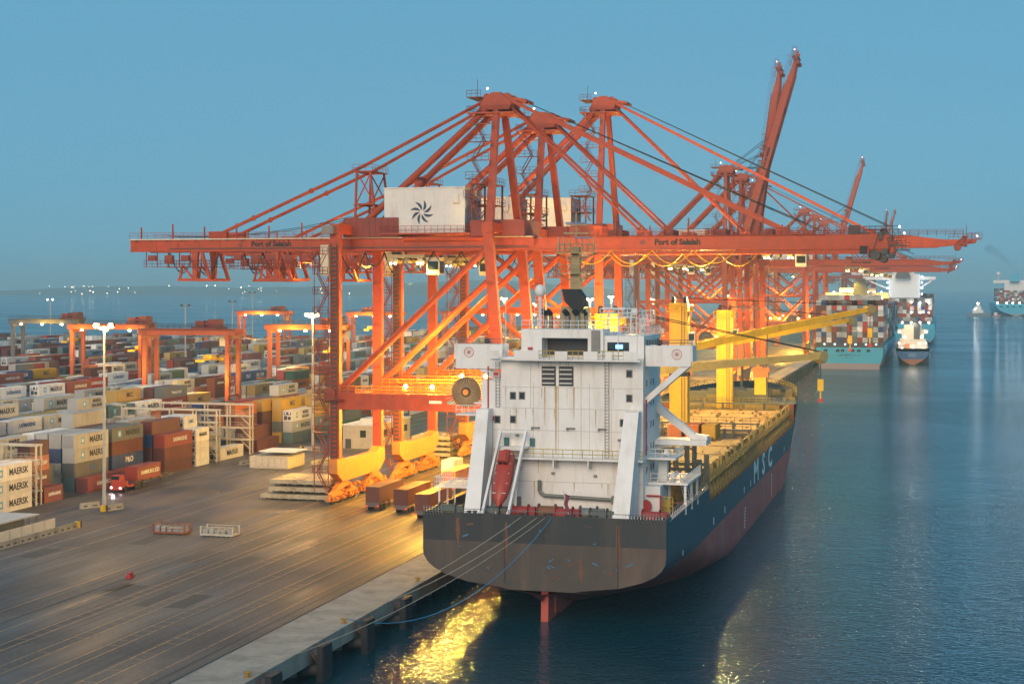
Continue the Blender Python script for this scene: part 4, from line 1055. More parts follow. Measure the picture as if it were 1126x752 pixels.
# ================================================================ THE MOORED CONTAINER SHIP
CX = -46.8                        # centre line
SY = 186.8                        # transom
hull_blk = mat('hull_black', (.022, .027, .030), .45, var=.2, scale=.25, dirt=(.09, .07, .055), dirt_amt=.5, dirt_scale=.22, streak=True)
hull_navy = mat('hull_navy', (.018, .031, .040), .45, var=.15, scale=.25, dirt=(.06, .05, .05), dirt_amt=.45, dirt_scale=.22, streak=True)
hull_red = mat('hull_red', (.42, .075, .05), .6, var=.25, scale=.2, dirt=(.42, .20, .16), dirt_amt=.6, dirt_scale=.18, streak=True)
hull_brown = mat('hull_brown', (.075, .06, .05), .6, var=.25, scale=.3, dirt=(.20, .13, .09), dirt_amt=.6, dirt_scale=.2, streak=True)
deck_grn = mat('deck_red_brown', (.17, .05, .04), .75, var=.25, scale=.5, dirt=(.08, .06, .05), dirt_amt=.5)
lash = mat('lashing_green_grey', (.10, .115, .10), .6, var=.2, scale=.5, dirt=(.2, .13, .05), dirt_amt=.5)
glass = mat('dark_glass', (.02, .03, .035), .1)
pipe_red = mat('pipe_red', (.45, .03, .03), .5); rail_y = mat('rail_yellow', (.55, .40, .06), .5, dirt=RUST, dirt_amt=.3)
orange_boat = mat('lifeboat_orange', (.42, .055, .03), .4, var=.1)
ship = thing('container_ship', (0, 0, 0), 'big dark blue hulled ship with white superstructure, moored stern-on beside the cranes', 'ship')
def sm(t): t = max(0, min(1, t)); return t*t*(3-2*t)
LEN = 219
def ztop(y):
    s = y-SY
    if s < 34: return 9.45
    if s < 37: return 9.45-2.5*(s-34)/3
    if s < 168: return 6.95
    if s < 176: return 6.95+5.3*sm((s-168)/8)
    return 12.25+1.1*(s-176)/43
def half(y, z):
    s = y-SY
    B = 15.15+.15*min(1, s/30)
    if s < 75:
        t = s/75
        zb = .4-3.9*min(1, s/17)-4.6*sm((s-14)/26); zf = 4.9-9.5*sm(t*1.05); n = 2.25-.75*min(1, s/22)
        if z >= zf: b = B
        elif z <= zb: return 0.
        else: b = B*(1-((zf-z)/(zf-zb))**n)**(1/n)
        return b
    # bow: the waterline closes first, the deck stays full
    k = max(0, min(1, (z+3.5)/15.5))
    s0 = 142+28*k; s1 = 208+11*k; e = 1.6+.9*k
    if s <= s0: b = B
    elif s >= s1: b = 0
    else: b = B*(1-((s-s0)/(s1-s0))**e)**(.75)
    return b
ys = [SY+q for q in (0, 2, 4, 7, 10, 14, 18, 23, 28, 34, 34.01, 37, 45, 55, 65, 75, 95, 120, 140, 150, 160, 168, 170, 172, 174, 176, 180, 184, 188, 192, 196, 200, 204, 208, 211, 214, 216, 217.5, 218.5, 219)]
levels = [-7.4, -6, -4.8, -3.5, -2.6, -1.6, -.8, 0, .5, 1.2, 2.0, 2.7, 3.4, 4.2, 5.0, 6.1]
mb = MB(); NL = len(levels)+3
rings = []
for y in ys:
    zt = ztop(y); lv = levels+[6.1+(zt-6.1)*.4, 6.1+(zt-6.1)*.75, zt]
    rings.append([(half(y, z), z) for z in lv])
for s in (-1, 1):
    base = len(mb.v)
    for y, rg in zip(ys, rings):
        for b, z in rg:
            zz = z
            mb.v.append((CX+s*b, y, zz))
    for i in range(len(ys)-1):
        for j in range(NL-1):
            q = base+i*NL+j; f = (q, q+1, q+NL+1, q+NL)
            z = rings[i][j][1]
            if rings[i][j][0] == 0 and rings[i][j+1][0] == 0 and rings[i+1][j][0] == 0 and rings[i+1][j+1][0] == 0: continue
            mb.f.append(f if s < 0 else f[::-1]); mb.mi.append(1 if z < 2.69 else 0)
bm_hull = mb
hull = mb.build('hull', [hull_navy, hull_red], ship, smooth=True)
tm = MB(); rg = rings[0]; k0 = 0
pts = [(b, z) for b, z in rg if z > .41]
lo = [(b, z) for b, z in pts if z <= 6.1]; hi = [(b, z) for b, z in pts if z >= 6.1]
for part_, mi in ((lo, 1), (hi, 0)):
    P = [(CX-b, SY-.004, z) for b, z in part_]+[(CX+b, SY-.004, z) for b, z in part_[::-1]]
    if mi: P = P+[(CX+6, SY-.004, .42), (CX-6, SY-.004, .42)]
    tm.poly(P, [tuple(range(len(P)))], mi)
for x in (-51.5, -37.5): tm.box(x-.06, x+.06, SY-.07, SY-.005, 1.2, 8.9, 0)
tm.build('transom', [hull_blk, hull_brown], ship)
# decks closing the hull
dk = MB()
for (a, b_, zd) in ((SY+.05, SY+36, 8.3), (SY+36, SY+170, 6.5), (SY+170, SY+218, 11.2)):
    yy = [y for y in ys if a < y < b_]; yy = [a]+yy+[b_]
    P = [(CX-max(.02, half(y, zd)-.05), y, zd) for y in yy]+[(CX+max(.02, half(y, zd)-.05), y, zd) for y in yy[::-1]]
    dk.poly(P, [tuple(range(len(P)))], 1 if zd > 9 else 0)
dk.box(CX-15, CX+15, SY+36, SY+36.2, 6.5, 8.3); dk.box(CX-14.9, CX+14.9, SY+170, SY+170.2, 6.5, 11.2)
dk.build('deck', [deck_grn, lash], ship)
mb = MB()    # bulwark thickness and rail around poop
for s in (-1, 1):
    for i in range(len(ys)-1):
        if ys[i] > SY+168 or ys[i] < SY+34: mb.beam((CX+s*max(.1, half(ys[i], ztop(ys[i]))-.1), ys[i], ztop(ys[i])+.05), (CX+s*max(.1, half(ys[i+1], ztop(ys[i+1]))-.1), ys[i+1], ztop(ys[i+1])+.05), .3, .12)
mb.box(CX-15.1, CX+15.1, SY+.0, SY+.3, 9.4, 9.52); mb.build('bulwark_cap', hull_blk, ship)
mb = MB(); mb.prism([(SY+1.4, 1.2), (SY+5.6, 0), (SY+6.0, -7.2), (SY+1.0, -7.2)], 'x', CX-.45, CX+.45); mb.box(CX-.6, CX+.6, SY+4.6, SY+8.2, -3, 1.2); mb.build('rudder', hull_red, ship)
mb = MB(); mb.prism([(SY+5, 1.6), (SY+14, -1.6), (SY+40, -7.2), (SY+9, -7.2), (SY+7, -2)], 'x', CX-.5, CX+.5); mb.build('skeg', hull_red, ship)
for t, y in (("M", 279.5), ("S", 291.2), ("C", 302.6)): lettering(t, 5.2, '+x', (CX+15.335, y, 4.9), mat('hull_lettering', (.8, .82, .8), .5), ship, .16, stretch=1.9)
# draught marks and small fittings on the hull
mb = MB()
for y in (199, 226, 238, 262, 271, 330): mb.box(CX+half(y, 3.8)+.0, CX+half(y, 3.8)+.03, y, y+.5, 3.4, 4.4).cut()
for k in range(7): mb.box(CX+15.3, CX+15.335, 262+k*.2, 263+k*.2, .2+k*.5-2.6, .45+k*.5-2.6); mb.box(CX+15.3, CX+15.335, 305, 305.9, -2.6+k*.65, -2.3+k*.65)
mb.build_each('draught_mark', white_paint, ship)

# ---------------- superstructure
def sbox(name, m, *bx, parent=ship):
    q = MB()
    for b in bx: q.box(*b)
    return q.build(name, m, parent)
HX0, HX1, YA, YF = -57.4, -36.3, 197.0, 209.5
sup = MB()
sup.box(HX0, HX1, YA, YF, 8.3, 21.7)                     # main block
sup.box(-54.8, HX1, YA, YF, 21.7, 28.2)                  # upper accommodation
sup.box(-52.1, -49.4, YA, 201.5, 28.2, 31.8)             # casing, left pier
sup.box(-43.4, -41.4, YA, 201.5, 28.2, 31.8)             # right pier
sup.box(-49.4, -43.4, YA, 201.5, 30.7, 31.8)             # lintel
sup.box(-49.4, -43.4, 199.6, 201.5, 28.2, 30.7)          # recessed wall
sup.box(-41.4, -36.3, YA+.6, YF, 28.2, 31.0)             # wheelhouse side
sup.box(-52.1, -41.4, 201.5, YF, 28.2, 31.2)
hs = sup.build('superstructure', ship_white, ship)
# panel seams and stain-carrying ledges
mb = MB()
for z in (12.4, 18.9, 21.7, 24.4): mb.box(HX0+.4 if z < 21 else -54.7, HX1-.1, YA-.03, YA-.001, z-.03, z+.03)
for x in (-50.5, -43.2): mb.box(x-.025, x+.025, YA-.028, YA-.001, 15.9, 25)
mb.build('weld_seam', mat('seam_grey', (.5, .5, .48), .6), hs)
# flood of small windows (aft face then starboard side)
def px_on_y(px, py, Y):
    u = (px-563)/1750; d = Y/(math.cos(YAW)+u*math.sin(YAW)); return d*(-math.sin(YAW)+u*math.cos(YAW)), CAMZ+(315-py)*d/1750
for px, py in ((564, 435), (574, 435), (547, 461), (564, 461), (692, 411), (692, 438), (685, 465), (685, 492), (684, 519)):
    X, Z = px_on_y(px, py, YA); q = MB(); q.box(X-.42, X+.42, YA-.03, YA-.002, Z-.5, Z+.5); q.box(X-.3, X+.3, YA-.045, YA-.031, Z-.38, Z+.38, 1); q.build('window', [steel, glass], hs)
for y in (199.5, 202.5, 204.3):
    for z in (11.2, 14.0, 16.8, 19.6, 22.4, 25.0):
        if (int(y*2)+int(z)) % 3 == 0: continue
        q = MB(); q.box(HX1+.002, HX1+.03, y-.3, y+.3, z-.45, z+.4); q.box(HX1+.031, HX1+.045, y-.2, y+.2, z-.33, z+.28, 1); q.build('window', [steel, glass], hs)
q = MB()
for k in range(5): q.box(HX1+.002, HX1+.04, 199.2+k*1.9, 200.6+k*1.9, 29.0, 30.4)
q.box(-41.0, -38.2, YA+.56, YA+.598, 29.1, 30.2); q.build('bridge_windows', glass, hs)
q = MB(); q.box(-39.9, -39.0, YA+.52, YA+.558, 29.4, 29.9); q.build('screen', emit('blue_screen', (.1, .4, 1.), 4.), hs)
q = MB(); q.box(-49.3, -43.5, 199.55, 199.598, 28.4, 30.5)
q.build('recess_louvre', dark_steel, hs)
for x0, x1 in ((-49.25, -47.7), (-47.0, -45.4)):
    q = MB(); q.box(x0-.15, x1+.15, YA-.06, YA-.002, 24.6, 27.1)
    for k in range(4): q.beam((x0, YA-.2, 24.95+k*.58), (x1, YA-.2, 24.95+k*.58), .35, .12, mi=1)
    q.build('louvre', [dark_steel, ship_white], hs)
q = MB()    # rust runs below the louvres, with a shape of their own
for x, w_, z0, z1 in ((-47.55, .35, 15.9, 24.6), (-47.25, .12, 14, 24.6), (-45.2, .25, 20.5, 24.5), (-49.0, .2, 19.5, 24.5)): q.prism([(x-w_/2, z1), (x+w_/2, z1), (x+w_*.15, z0), (x-w_*.15, z0)], 'y', YA-.012, YA-.002)
q.build('rust_stain', mat('rust_run', (.52, .38, .22), .8, var=.3), hs)
# aft walkway with bulwark panels below the casing
q = MB(); q.box(-55.9, -37.0, 195.9, YA-.002, 27.85, 28.05)
q.box(-52.5, -36.3, 195.0, 195.899, 27.85, 28.05)
for x0, x1 in ((-55.9, -54.6), (-52.5, -49.3), (-47.2, -45.6), (-43.5, -41.7), (-40.7, -39.9), (-38.4, -36.6)): q.box(x0, x1, 194.95, 195.05, 28.05, 29.1)
wk = q.build('walkway', ship_white, hs)
q = MB(); q.rail([(-49.3, 195, 28.05), (-47.2, 195, 28.05)], step=.6, r=.05); q.rail([(-45.6, 195, 28.05), (-43.5, 195, 28.05)], step=.6, r=.05); q.rail([(-41.7, 195, 28.05), (-38.4, 195, 28.05)], step=.6, r=.05); q.build('railing', rail_y, wk)
q = MB(); q.rail([(-52.1, YA+.1, 31.8), (-41.4, YA+.1, 31.8), (-41.4, 201.4, 31.8)], step=1.1, r=.045); q.rail([(-41.4, YA+.7, 31), (-36.3, YA+.7, 31), (-36.3, YF, 31)], step=1.1, r=.045); q.build('railing', white_paint, hs)
# lower aft ledge deck
q = MB(); q.box(-55.2, HX1+.3, 195.2, YA-.003, 15.35, 15.6)
for x in (-52, -47.5, -43, -39): q.box(x-.08, x+.08, 195.3, YA-.01, 14.3, 15.34)
lg = q.build('ledge_deck', ship_white, hs)
q = MB(); q.rail([(-55.2, 195.25, 15.6), (HX1+.3, 195.25, 15.6)], step=1.3, r=.045); q.build('railing', rail_y, lg)
for x, z in ((-50.2, 19.2), (-45.6, 19.2), (-41.5, 19.2)): sbox('wall_light', steel, (x-.55, x+.55, YA-.35, YA-.002, z, z+.14), (x-.5, x-.35, YA-.5, YA-.351, z-.2, z+.1), parent=hs)
# bridge wings
for s, xin, xout in ((-1, -54.8, -61.3), (1, HX1, -30.3)):
    a, b_ = min(xin, xout), max(xin, xout)
    q = MB(); q.box(a+.11, b_-.11, 198.16, 201.04, 28.2, 28.5); q.box(a+.11, b_-.11, 198.0, 198.15, 27.2 if s > 0 else 26.6, 29.8)
    q.box(xout-.1, xout+.1, 198, 201.2, 27.8, 29.8); q.box(a+.11, b_-.11, 201.05, 201.2, 28.2, 29.8)
    if s > 0: q.prism([(xin, 22.3), (xin, 23.2), (xin+4.6, 27.3), (xin+5.8, 27.3)], 'y', 198.2, 200.6)
    else: q.prism([(xin, 24.2), (xin, 25.2), (xin-3.2, 27.3), (xin-4.4, 27.3)], 'y', 198.2, 200.6)
    wg = q.build('bridge_wing', ship_white, hs)
    xe = xout - s*1.9
    q = MB()
    for k in range(20):
        a0, a1 = k*math.pi/10, (k+1)*math.pi/10; q.beam((xe+.62*math.cos(a0), 197.96, 28.75+.62*math.sin(a0)), (xe+.62*math.cos(a1), 197.96, 28.75+.62*math.sin(a1)), .03, .16, up=(0, 1, 0))
    for k in range(8): a0 = k*math.pi/4; q.beam((xe, 197.96, 28.75), (xe+.42*math.cos(a0), 197.96, 28.75+.42*math.sin(a0)), .03, .1, up=(0, 1, 0))
    q.build('wing_emblem', mat('emblem_red', (.45, .03, .04), .5), wg)
    q = MB(); q.rail([(a, 198.1, 29.8), (b_, 198.1, 29.8)], h=.7, step=1.5, r=.05); q.box(a+.3, b_-.6, 198.3, 199, 29.8, 29.9) if s < 0 else None
    q.build('railing', steel, wg)
    q = MB(); q.ball((xout-s*4.2, 198.6, 30.15), .4, 8, 5); q.build('dome_cover', dark_steel, wg)
sbox('fire_box', pipe_red, (-56.2, -55.7, YA-.2, YA-.01, 20, 20.6), (-51.2, -50.6, YA-.25, YA-.01, 29.2, 29.5), parent=hs)
sbox('lifebuoy_locker', steel, (-42.9, -41.8, YA-.25, YA-.01, 28.9, 31.7), parent=hs)
# port balcony with yellow rail (upper left)
q = MB(); q.box(-58.6, -54.81, 197.5, 200, 22.1, 22.25); q.box(-60.8, -57.41, 196.8, 201, 20.6, 20.8); q.box(-57.4, -54.81, YA, 201, 21.71, 25.2)
ba = q.build('balcony', ship_white, hs)
q = MB(); q.rail([(-60.8, 196.9, 20.8), (-57.5, 196.9, 20.8)], step=.8, r=.05); q.rail([(-57.3, 196.7, 25.2), (-55, 196.7, 25.2)], step=.8, r=.05); q.build('railing', white_paint, ba)
q = MB(); q.tube((-56.5, YA-.08, 20.5), (-56.5, YA-.08, 27), .1, n=6); q.box(-55.8, -55.1, YA-.3, YA-.02, 25.6, 26.3); q.build('fire_pipe', pipe_red, hs)
# slanted buttresses at the stern
for (x0t, x1t, x0b, x1b) in ((-57.5, -55.9, -57.6, -55.5), (-38.3, -36.5, -38.9, -36.7)):
    q = MB(); yb, yt = 189.4, 195.0
    q.poly([(x0b, yb, 8.3), (x1b, yb, 8.3), (x1b, yb+5.5, 8.3), (x0b, yb+5.5, 8.3), (x0t, yt, 21.6), (x1t, yt, 21.6), (x1t, YA-.01, 21.6), (x0t, YA-.01, 21.6)],
           [(3, 2, 1, 0), (4, 5, 6, 7), (0, 1, 5, 4), (1, 2, 6, 5), (2, 3, 7, 6), (3, 0, 4, 7)])
    q.box(x0b-.3, x1b+.3, yb-.4, yb-.01, 8.3, 8.8); q.build('buttress', ship_white, ship)
# starboard stepped decks
q = MB(); q.box(HX1+.01, -31.2, 200.5, 212, 12.05, 12.3); q.box(HX1+.01, -32.6, 199.5, 206, 15.3, 15.55); q.box(HX1+.01, -34.4, 198.5, 204, 8.3, 12.04)
for x, y in ((-31.6, 201), (-31.6, 206), (-31.6, 211), (-34.2, 204.3)): q.box(x-.15, x+.15, y-.15, y+.15, 8.3, 12.04)
q.box(-35.3, -34.2, 202.4, 203.6, 12.3, 15.29)
q.prism([(HX1+.01, 22.0), (HX1+.01, 20.8), (-31.6, 17.32), (-29.6, 17.32), (-29.6, 17.8), (-31.2, 18.0)], 'y', 206.6, 208.2)
q.prism([(HX1+.01, 15.9), (-33.5, 16.58), (HX1+.01, 16.58)], 'y', 206.6, 208.2)
q.box(HX1+.01, -29.6, 205.6, 209.2, 16.6, 17.3)
sd_ = q.build('side_deck', ship_white, ship)
q = MB(); q.rail([(-36, 200.6, 12.3), (-31.3, 200.6, 12.3), (-31.3, 212, 12.3)], step=.9, r=.05); q.rail([(-36, 199.6, 15.55), (-32.7, 199.6, 15.55), (-32.7, 206, 15.55)], step=.9, r=.05)
q.stair((-31.9, 206.5, 8.3), (-31.9, 201.5, 12.2), .8); q.build('railing', white_paint, sd_)
q = MB(); q.box(-34.9, -33.4, 200.4, 200.5, 8.4, 10.2); q.rail([(-34.6, 199.6, 8.3), (-33, 199.6, 8.3)], h=2.3, step=.5, r=.07); q.build('yellow_frame', rail_y, sd_)
q = MB(); q.path([(-36.1, 198.2, 10.9), (-34.3, 198.2, 10.9), (-34.3, 198.2, 9.1)], .12, 6); q.path([(-36.1, 198.1, 23), (-36.1, 198.1, 16)], .1); q.tube((-36.2, 197.4, 9.6), (-36.2, 198.2, 9.6), .8, n=14); q.build('fire_pipe', pipe_red, sd_)
# liferaft drums on the side decks
for x, y, z in ((-33.6, 204, 12.9), (-33.6, 205.6, 12.9), (-34.0, 201.5, 16.1)): q = MB(); q.tube((x, y-.6, z), (x, y+.6, z), .35, n=10); q.build('liferaft_canister', white_paint, sd_)
# port side low deck with rescue boat cradle
q = MB(); q.box(-62.0, HX0-.01, 191.5, 199, 11.9, 12.1)
for y in (192, 195.5, 198.6): q.box(-61.6, -61.4, y-.1, y+.1, 8.3, 11.89)
pd = q.build('side_deck', ship_white, ship)
q = MB(); q.rail([(-62, 191.6, 12.1), (-57.6, 191.6, 12.1)], step=.8, r=.05); q.rail([(-62, 191.6, 12.1), (-62, 199, 12.1)], step=.9, r=.05); q.build('railing', white_paint, pd)
# funnel, cowl, exhausts, mast
q = MB(); q.frustum((-46.7, 204.5, 31.2), (3.6, 4.6), (-46.7, 204.5, 34.6), (3.0, 4.2)); q.build('funnel', mat('funnel_olive', (.30, .24, .13), .55, dirt=RUST), ship)
q = MB(); q.prism([(-47.9, 36.9), (-45.9, 36.9), (-45.2, 36.0), (-44.9, 34.6), (-45.6, 34.0), (-46.6, 34.4), (-47.5, 35.3)], 'y', 201.6, 204.2); q.build('funnel_cowl', black, ship)
for x, y in ((-50.2, 202.2), (-49.5, 202.2), (-47.2, 201.9), (-45.9, 201.9), (-45.0, 203)):
    q = MB(); q.tube((x, y, 31.2), (x, y, 33.6), .3, n=8); q.tube((x, y, 33.6), (x-.3, y-.5, 34.1), .36, n=8, mi=1); q.build('exhaust_pipe', [steel, black], ship)
mcol = mat('mast_olive', (.36, .29, .15), .6, dirt=(.2, .1, .05), dirt_amt=.5)
q = MB(); q.frustum((-46.9, 205.8, 31.2), (1.9, 1.6), (-46.9, 205.8, 42.5), (.95, .9)); q.tube((-46.9, 205.8, 42.5), (-46.9, 205.8, 47), .12, n=6); ms = q.build('signal_mast', mcol, ship)
q = MB()
for z, w_ in ((38.9, 2.3), (41.6, 2.6)):
    q.box(-46.9-w_, -46.9+w_, 204.4, 207.2, z, z+.12); q.rail([(-46.9-w_, 204.4, z+.12), (-46.9+w_, 204.4, z+.12)], step=.7, r=.04); q.rail([(-46.9-w_, 207.2, z+.12), (-46.9+w_, 207.2, z+.12)], step=.7, r=.04)
    q.beam((-46.9-w_, 205.8, z), (-46.9, 205.8, z-1.3), .1, .2); q.beam((-46.9+w_, 205.8, z), (-46.9, 205.8, z-1.3), .1, .2)
for x in (-2.4, -1.7, -.9, .8, 1.6, 2.4): q.box(-46.9+x-.09, -46.9+x+.09, 205.7, 205.9, 41.6, 43.4+.5*abs(math.sin(x*3)))
q.box(-48.6, -45.2, 205.7, 205.9, 44.2, 44.4); q.box(-48.2, -45.4, 205.6, 206, 45.3, 45.45); q.build('mast_platform', mcol, ms)
q = MB(); q.box(-48.3, -45.5, 205.5, 205.7, 45.5, 45.75); q.box(-47.2, -44.8, 205.5, 205.7, 43.6, 43.8); q.build('radar_scanner', mat('radar_blue', (.12, .2, .32), .5), ms)
q = MB(); q.ball((-50.5, 200.5, 36.7), .72, 14, 9, sc=(1, 1, 1.15)); sdm = q.build('satellite_dome', white_paint, ship, smooth=True)
q = MB(); q.tube((-50.5, 200.5, 31.8), (-50.5, 200.5, 36.2), .2, n=8)
for z in (32.5, 33.5, 34.5): q.rail([(-51.1, 199.9, z), (-49.9, 199.9, z)], h=1, step=.6, r=.03)
q.build('dome_mast', white_paint, sdm)
q = MB()
for x in (-54.3, -39.6, -37.2): q.tube((x, 197.5, 29), (x, 197.5, 37.5 if x < -50 else 35.5), .06, .03, n=5).cut()
q.build_each('whip_aerial', white_paint, ship)
q = MB()     # radar gallery on the wheelhouse
for x in (-42, -40.6, -39): q.tube((x, 203, 31.2), (x, 203, 34), .09, n=6)
q.box(-43, -38.2, 202.6, 203.4, 33.2, 33.3); q.rail([(-43, 202.6, 33.3), (-38.2, 202.6, 33.3)], step=.6, r=.05); q.box(-42.8, -39.8, 202.9, 203.1, 34.2, 34.5); q.ball((-38.5, 203, 34), .5, 8, 5)
for k in range(4): q.rail([(-38.2, 200+k*2.2, 31+.5*k), (-36.5, 200+k*2.2, 31+.5*k)], h=1.6, step=.5, r=.04)
q.build('radar_gallery', white_paint, ship)
# aft working deck: winches, pipe, doors, flag staff
def winch(x, y, m, r=.75):
    w_ = MB(); w_.tube((x-1.0, y, 9.2), (x+1.0, y, 9.2), r, n=14); w_.tube((x-1.12, y, 9.2), (x-1.0, y, 9.2), r*1.4, n=14); w_.tube((x+1.0, y, 9.2), (x+1.12, y, 9.2), r*1.4, n=14)
    w_.box(x-1.5, x+1.7, y-.6, y+.6, 8.3, 8.6); w_.box(x+1.2, x+2.0, y-.5, y+.4, 8.6, 9.9); w_.build('winch', m, ship)
brn = mat('winch_brown', (.22, .09, .04), .7, dirt=(.4, .25, .1)); wr = mat('winch_red', (.35, .04, .03), .6)
for x, y, m in ((-50.8, 191.5, wr), (-47.6, 192.5, brn), (-45.0, 190.8, wr), (-42.2, 192, steel), (-54.2, 190.6, lash), (-40.6, 190.4, lash), (-60, 191, lash), (-34.2, 191, wr)): winch(x, y, m)
for x in (-60.6, -56, -49.4, -46.4, -43.6, -40.8, -35, -32.6):
    q = MB()
    for dx in (-.35, .35): q.tube((x+dx, 188, 8.3), (x+dx, 188, 9.5), .22, n=10); q.tube((x+dx, 188, 9.5), (x+dx, 188, 9.65), .3, n=10)
    q.box(x-.8, x+.8, 187.6, 188.4, 8.3, 8.42); q.build('bollard', dark_steel, ship)
q = MB(); q.path([(-49.6, YA-.5, 12.6), (-49.6, YA-.5, 11.2), (-49.0, YA-.5, 10.7), (-39.7, YA-.5, 10.4)], .24, 8); q.box(-40.2, -38.6, YA-.9, YA-.1, 9.9, 10.9); q.build('deck_pipe', mat('pipe_grey_green', (.16, .17, .15), .5), ship)
sbox('door', steel, (-52.9, -52.1, YA-.06, YA-.003, 8.4, 10.4), parent=hs)
sbox('notice_board', white_paint, (-45.6, -44.2, YA-.08, YA-.003, 10.6, 11.3), (-40, -38.9, YA-.5, YA-.1, 8.5, 10.2), parent=hs)
q = MB(); q.tube((-43.6, 188.4, 8.3), (-44.2, 186.9, 12.6), .06, n=6); fs = q.build('flag_staff', white_paint, ship)
q = MB(); P = []
for k in range(7): P += [(-44.1+.12*math.sin(k*1.3), 187.1+.05*k, 12.3-k*.35), (-43.6+.16*math.cos(k*1.1), 187.2+.08*k, 12.0-k*.37)]
q.poly(P, [(2*k, 2*k+1, 2*k+3, 2*k+2) for k in range(6)]); q.build('flag', mat('flag_dark_red', (.22, .06, .08), .8), fs)
q = MB(); q.rail([(-61.8, SY+.2, 9.5), (-31.8, SY+.2, 9.5)], h=.5, step=2.2, r=.04, mid=False)
q.rail([(-61.5, 189, 8.3), (-57, 189, 8.3)], step=1); q.build('railing', steel, ship)
q = MB()     # razor-wire coils on the rail
for x0, x1, r in ((-61.9, -59.3, .55), (-53.2, -52.2, .55), (-36.6, -31.8, .6)):
    k = int((x1-x0)/.35); pts = []
    for i in range(k*10): a = i*2*math.pi/10; pts.append((x0+(x1-x0)*i/(k*10), SY-.1+r*.6*math.cos(a), 9.75+r*math.sin(a)))
    q.path(pts, .022, 3).cut()
for i in range(26):
    y = SY+1+i*1.2; 
    for k in range(10): a0, a1 = k*math.pi/5, (k+1)*math.pi/5; q.tube((-31.5+.3*math.cos(a0), y+.1*k, 9.8+.6*math.sin(a0)), (-31.5+.3*math.cos(a1), y+.1*k+.1, 9.8+.6*math.sin(a1)), .02, n=3, cap=False)
q.build_each('razor_wire', mat('wire_silver', (.5, .5, .5), .4, .6), ship)
# lifeboat ramp
q = MB()
for x in (-54.9, -51.6):
    q.beam((x, 188.3, 8.6), (x+.5, 195.6, 18.9), .3, .5); q.beam((x+.1, 188.5, 8.4), (x+.1, 188.5, 9.6), .4, .6); q.beam((x, 192, 8.4), (x+.2, 192.2, 14), .25, .25)
q.beam((-54.4, 195.5, 18.8), (-51.1, 195.5, 18.8), .3, .3); q.beam((-54.6, 194.8, 16.6), (-51.3, 194.8, 16.6), .2, .2); q.box(-54.9, -51.0, 195.2, YA-.01, 16.7, 16.85)
q.build('launching_ramp', ship_white, ship)
sbox('control_box', mat('box_green_blue', (.05, .16, .16), .5), (-54.3, -53.7, YA-.4, YA-.01, 16.9, 17.9), (-50.9, -50.3, YA-.4, YA-.01, 16.9, 17.9), parent=hs)
# the lifeboat itself hangs in the ramp
lb = thing('lifeboat', (-53.0, 191.6, 13.4), 'red enclosed free-fall lifeboat slanting down its white ramp at the ship stern', 'lifeboat')
lb.rotation_euler = (R(54), 0, 0)
q = MB(); st = [(-4.1, .08, .1), (-3.7, .5, .5), (-2.8, .95, .85), (-1.4, 1.2, 1.0), (.6, 1.25, 1.05), (2.2, 1.15, 1.05), (3.3, .95, 1.0), (3.6, .8, .85)]; n = 12
for y, w_, h_ in st:
    for i in range(n):
        a = 2*math.pi*i/n; cz = math.sin(a); q.v.append((w_*math.cos(a)*(1 if cz > -.2 else .8), y, h_*cz*(1.0 if cz > 0 else 1.15)))
for j in range(len(st)-1):
    for i in range(n): q.f.append((j*n+i, j*n+(i+1) % n, (j+1)*n+(i+1) % n, (j+1)*n+i)); q.mi.append(0)
q.f.append(tuple(range(n))); q.mi.append(0); q.f.append(tuple(range((len(st)-1)*n, len(st)*n))[::-1]); q.mi.append(0)
bh = q.build('hull', orange_boat, lb, smooth=True)
q = MB(); q.box(-.62, .62, 1.3, 2.9, .8, 1.75); q.box(-.45, .45, 1.35, 2.8, 1.751, 1.95); cu = q.build('cupola', orange_boat, lb)
q = MB(); q.box(-.5, -.12, 1.24, 1.299, 1.2, 1.65); q.box(.12, .5, 1.24, 1.299, 1.2, 1.65); q.build('window', glass, cu)
q = MB(); q.box(-.35, .35, 3.6, 3.7, -.3, .5); q.tube((-.5, 3.3, 1.0), (.5, 3.3, 1.0), .06, n=6); q.build('hatch', dark_steel, lb)
q = MB()
for k in range(5): q.tube((-.9, -2.6+k*1.4, .75), (.9, -2.6+k*1.4, .75), .05, n=5)
q.build('grab_line', white_paint, lb)

# ---------------- cargo deck
for i, (y0, y1) in enumerate(((228, 240), (242, 255), (256, 268), (270, 283), (300, 312), (313, 325), (326, 338), (339, 348))):
    for x0, x1 in ((CX-12.6, CX-4.4), (CX-4.2, CX+4.2), (CX+4.4, CX+12.6)):
        q = MB(); q.box(x0, x1, y0, y1, 9.7, 10.3)
        for k in range(3): x = x0+(x1-x0)*(k+.5)/3; q.box(x-.12, x+.12, y0+.4, y1-.4, 10.302, 10.36)
        for x in (x0+.5, x1-.7):
            for y in (y0+.5, y1-.8): q.box(x, x+.3, y, y+.3, 10.301, 10.55)
        q.build('hatch_cover', ochre, ship)
q = MB()
for y0, y1 in ((227.5, 283.5), (299.5, 349)): q.box(CX-12.8, CX+12.8, y0, y1, 6.5, 9.69)
q.build('hatch_coaming', lash, ship)
q = MB()   # starboard and port lashing rail with posts
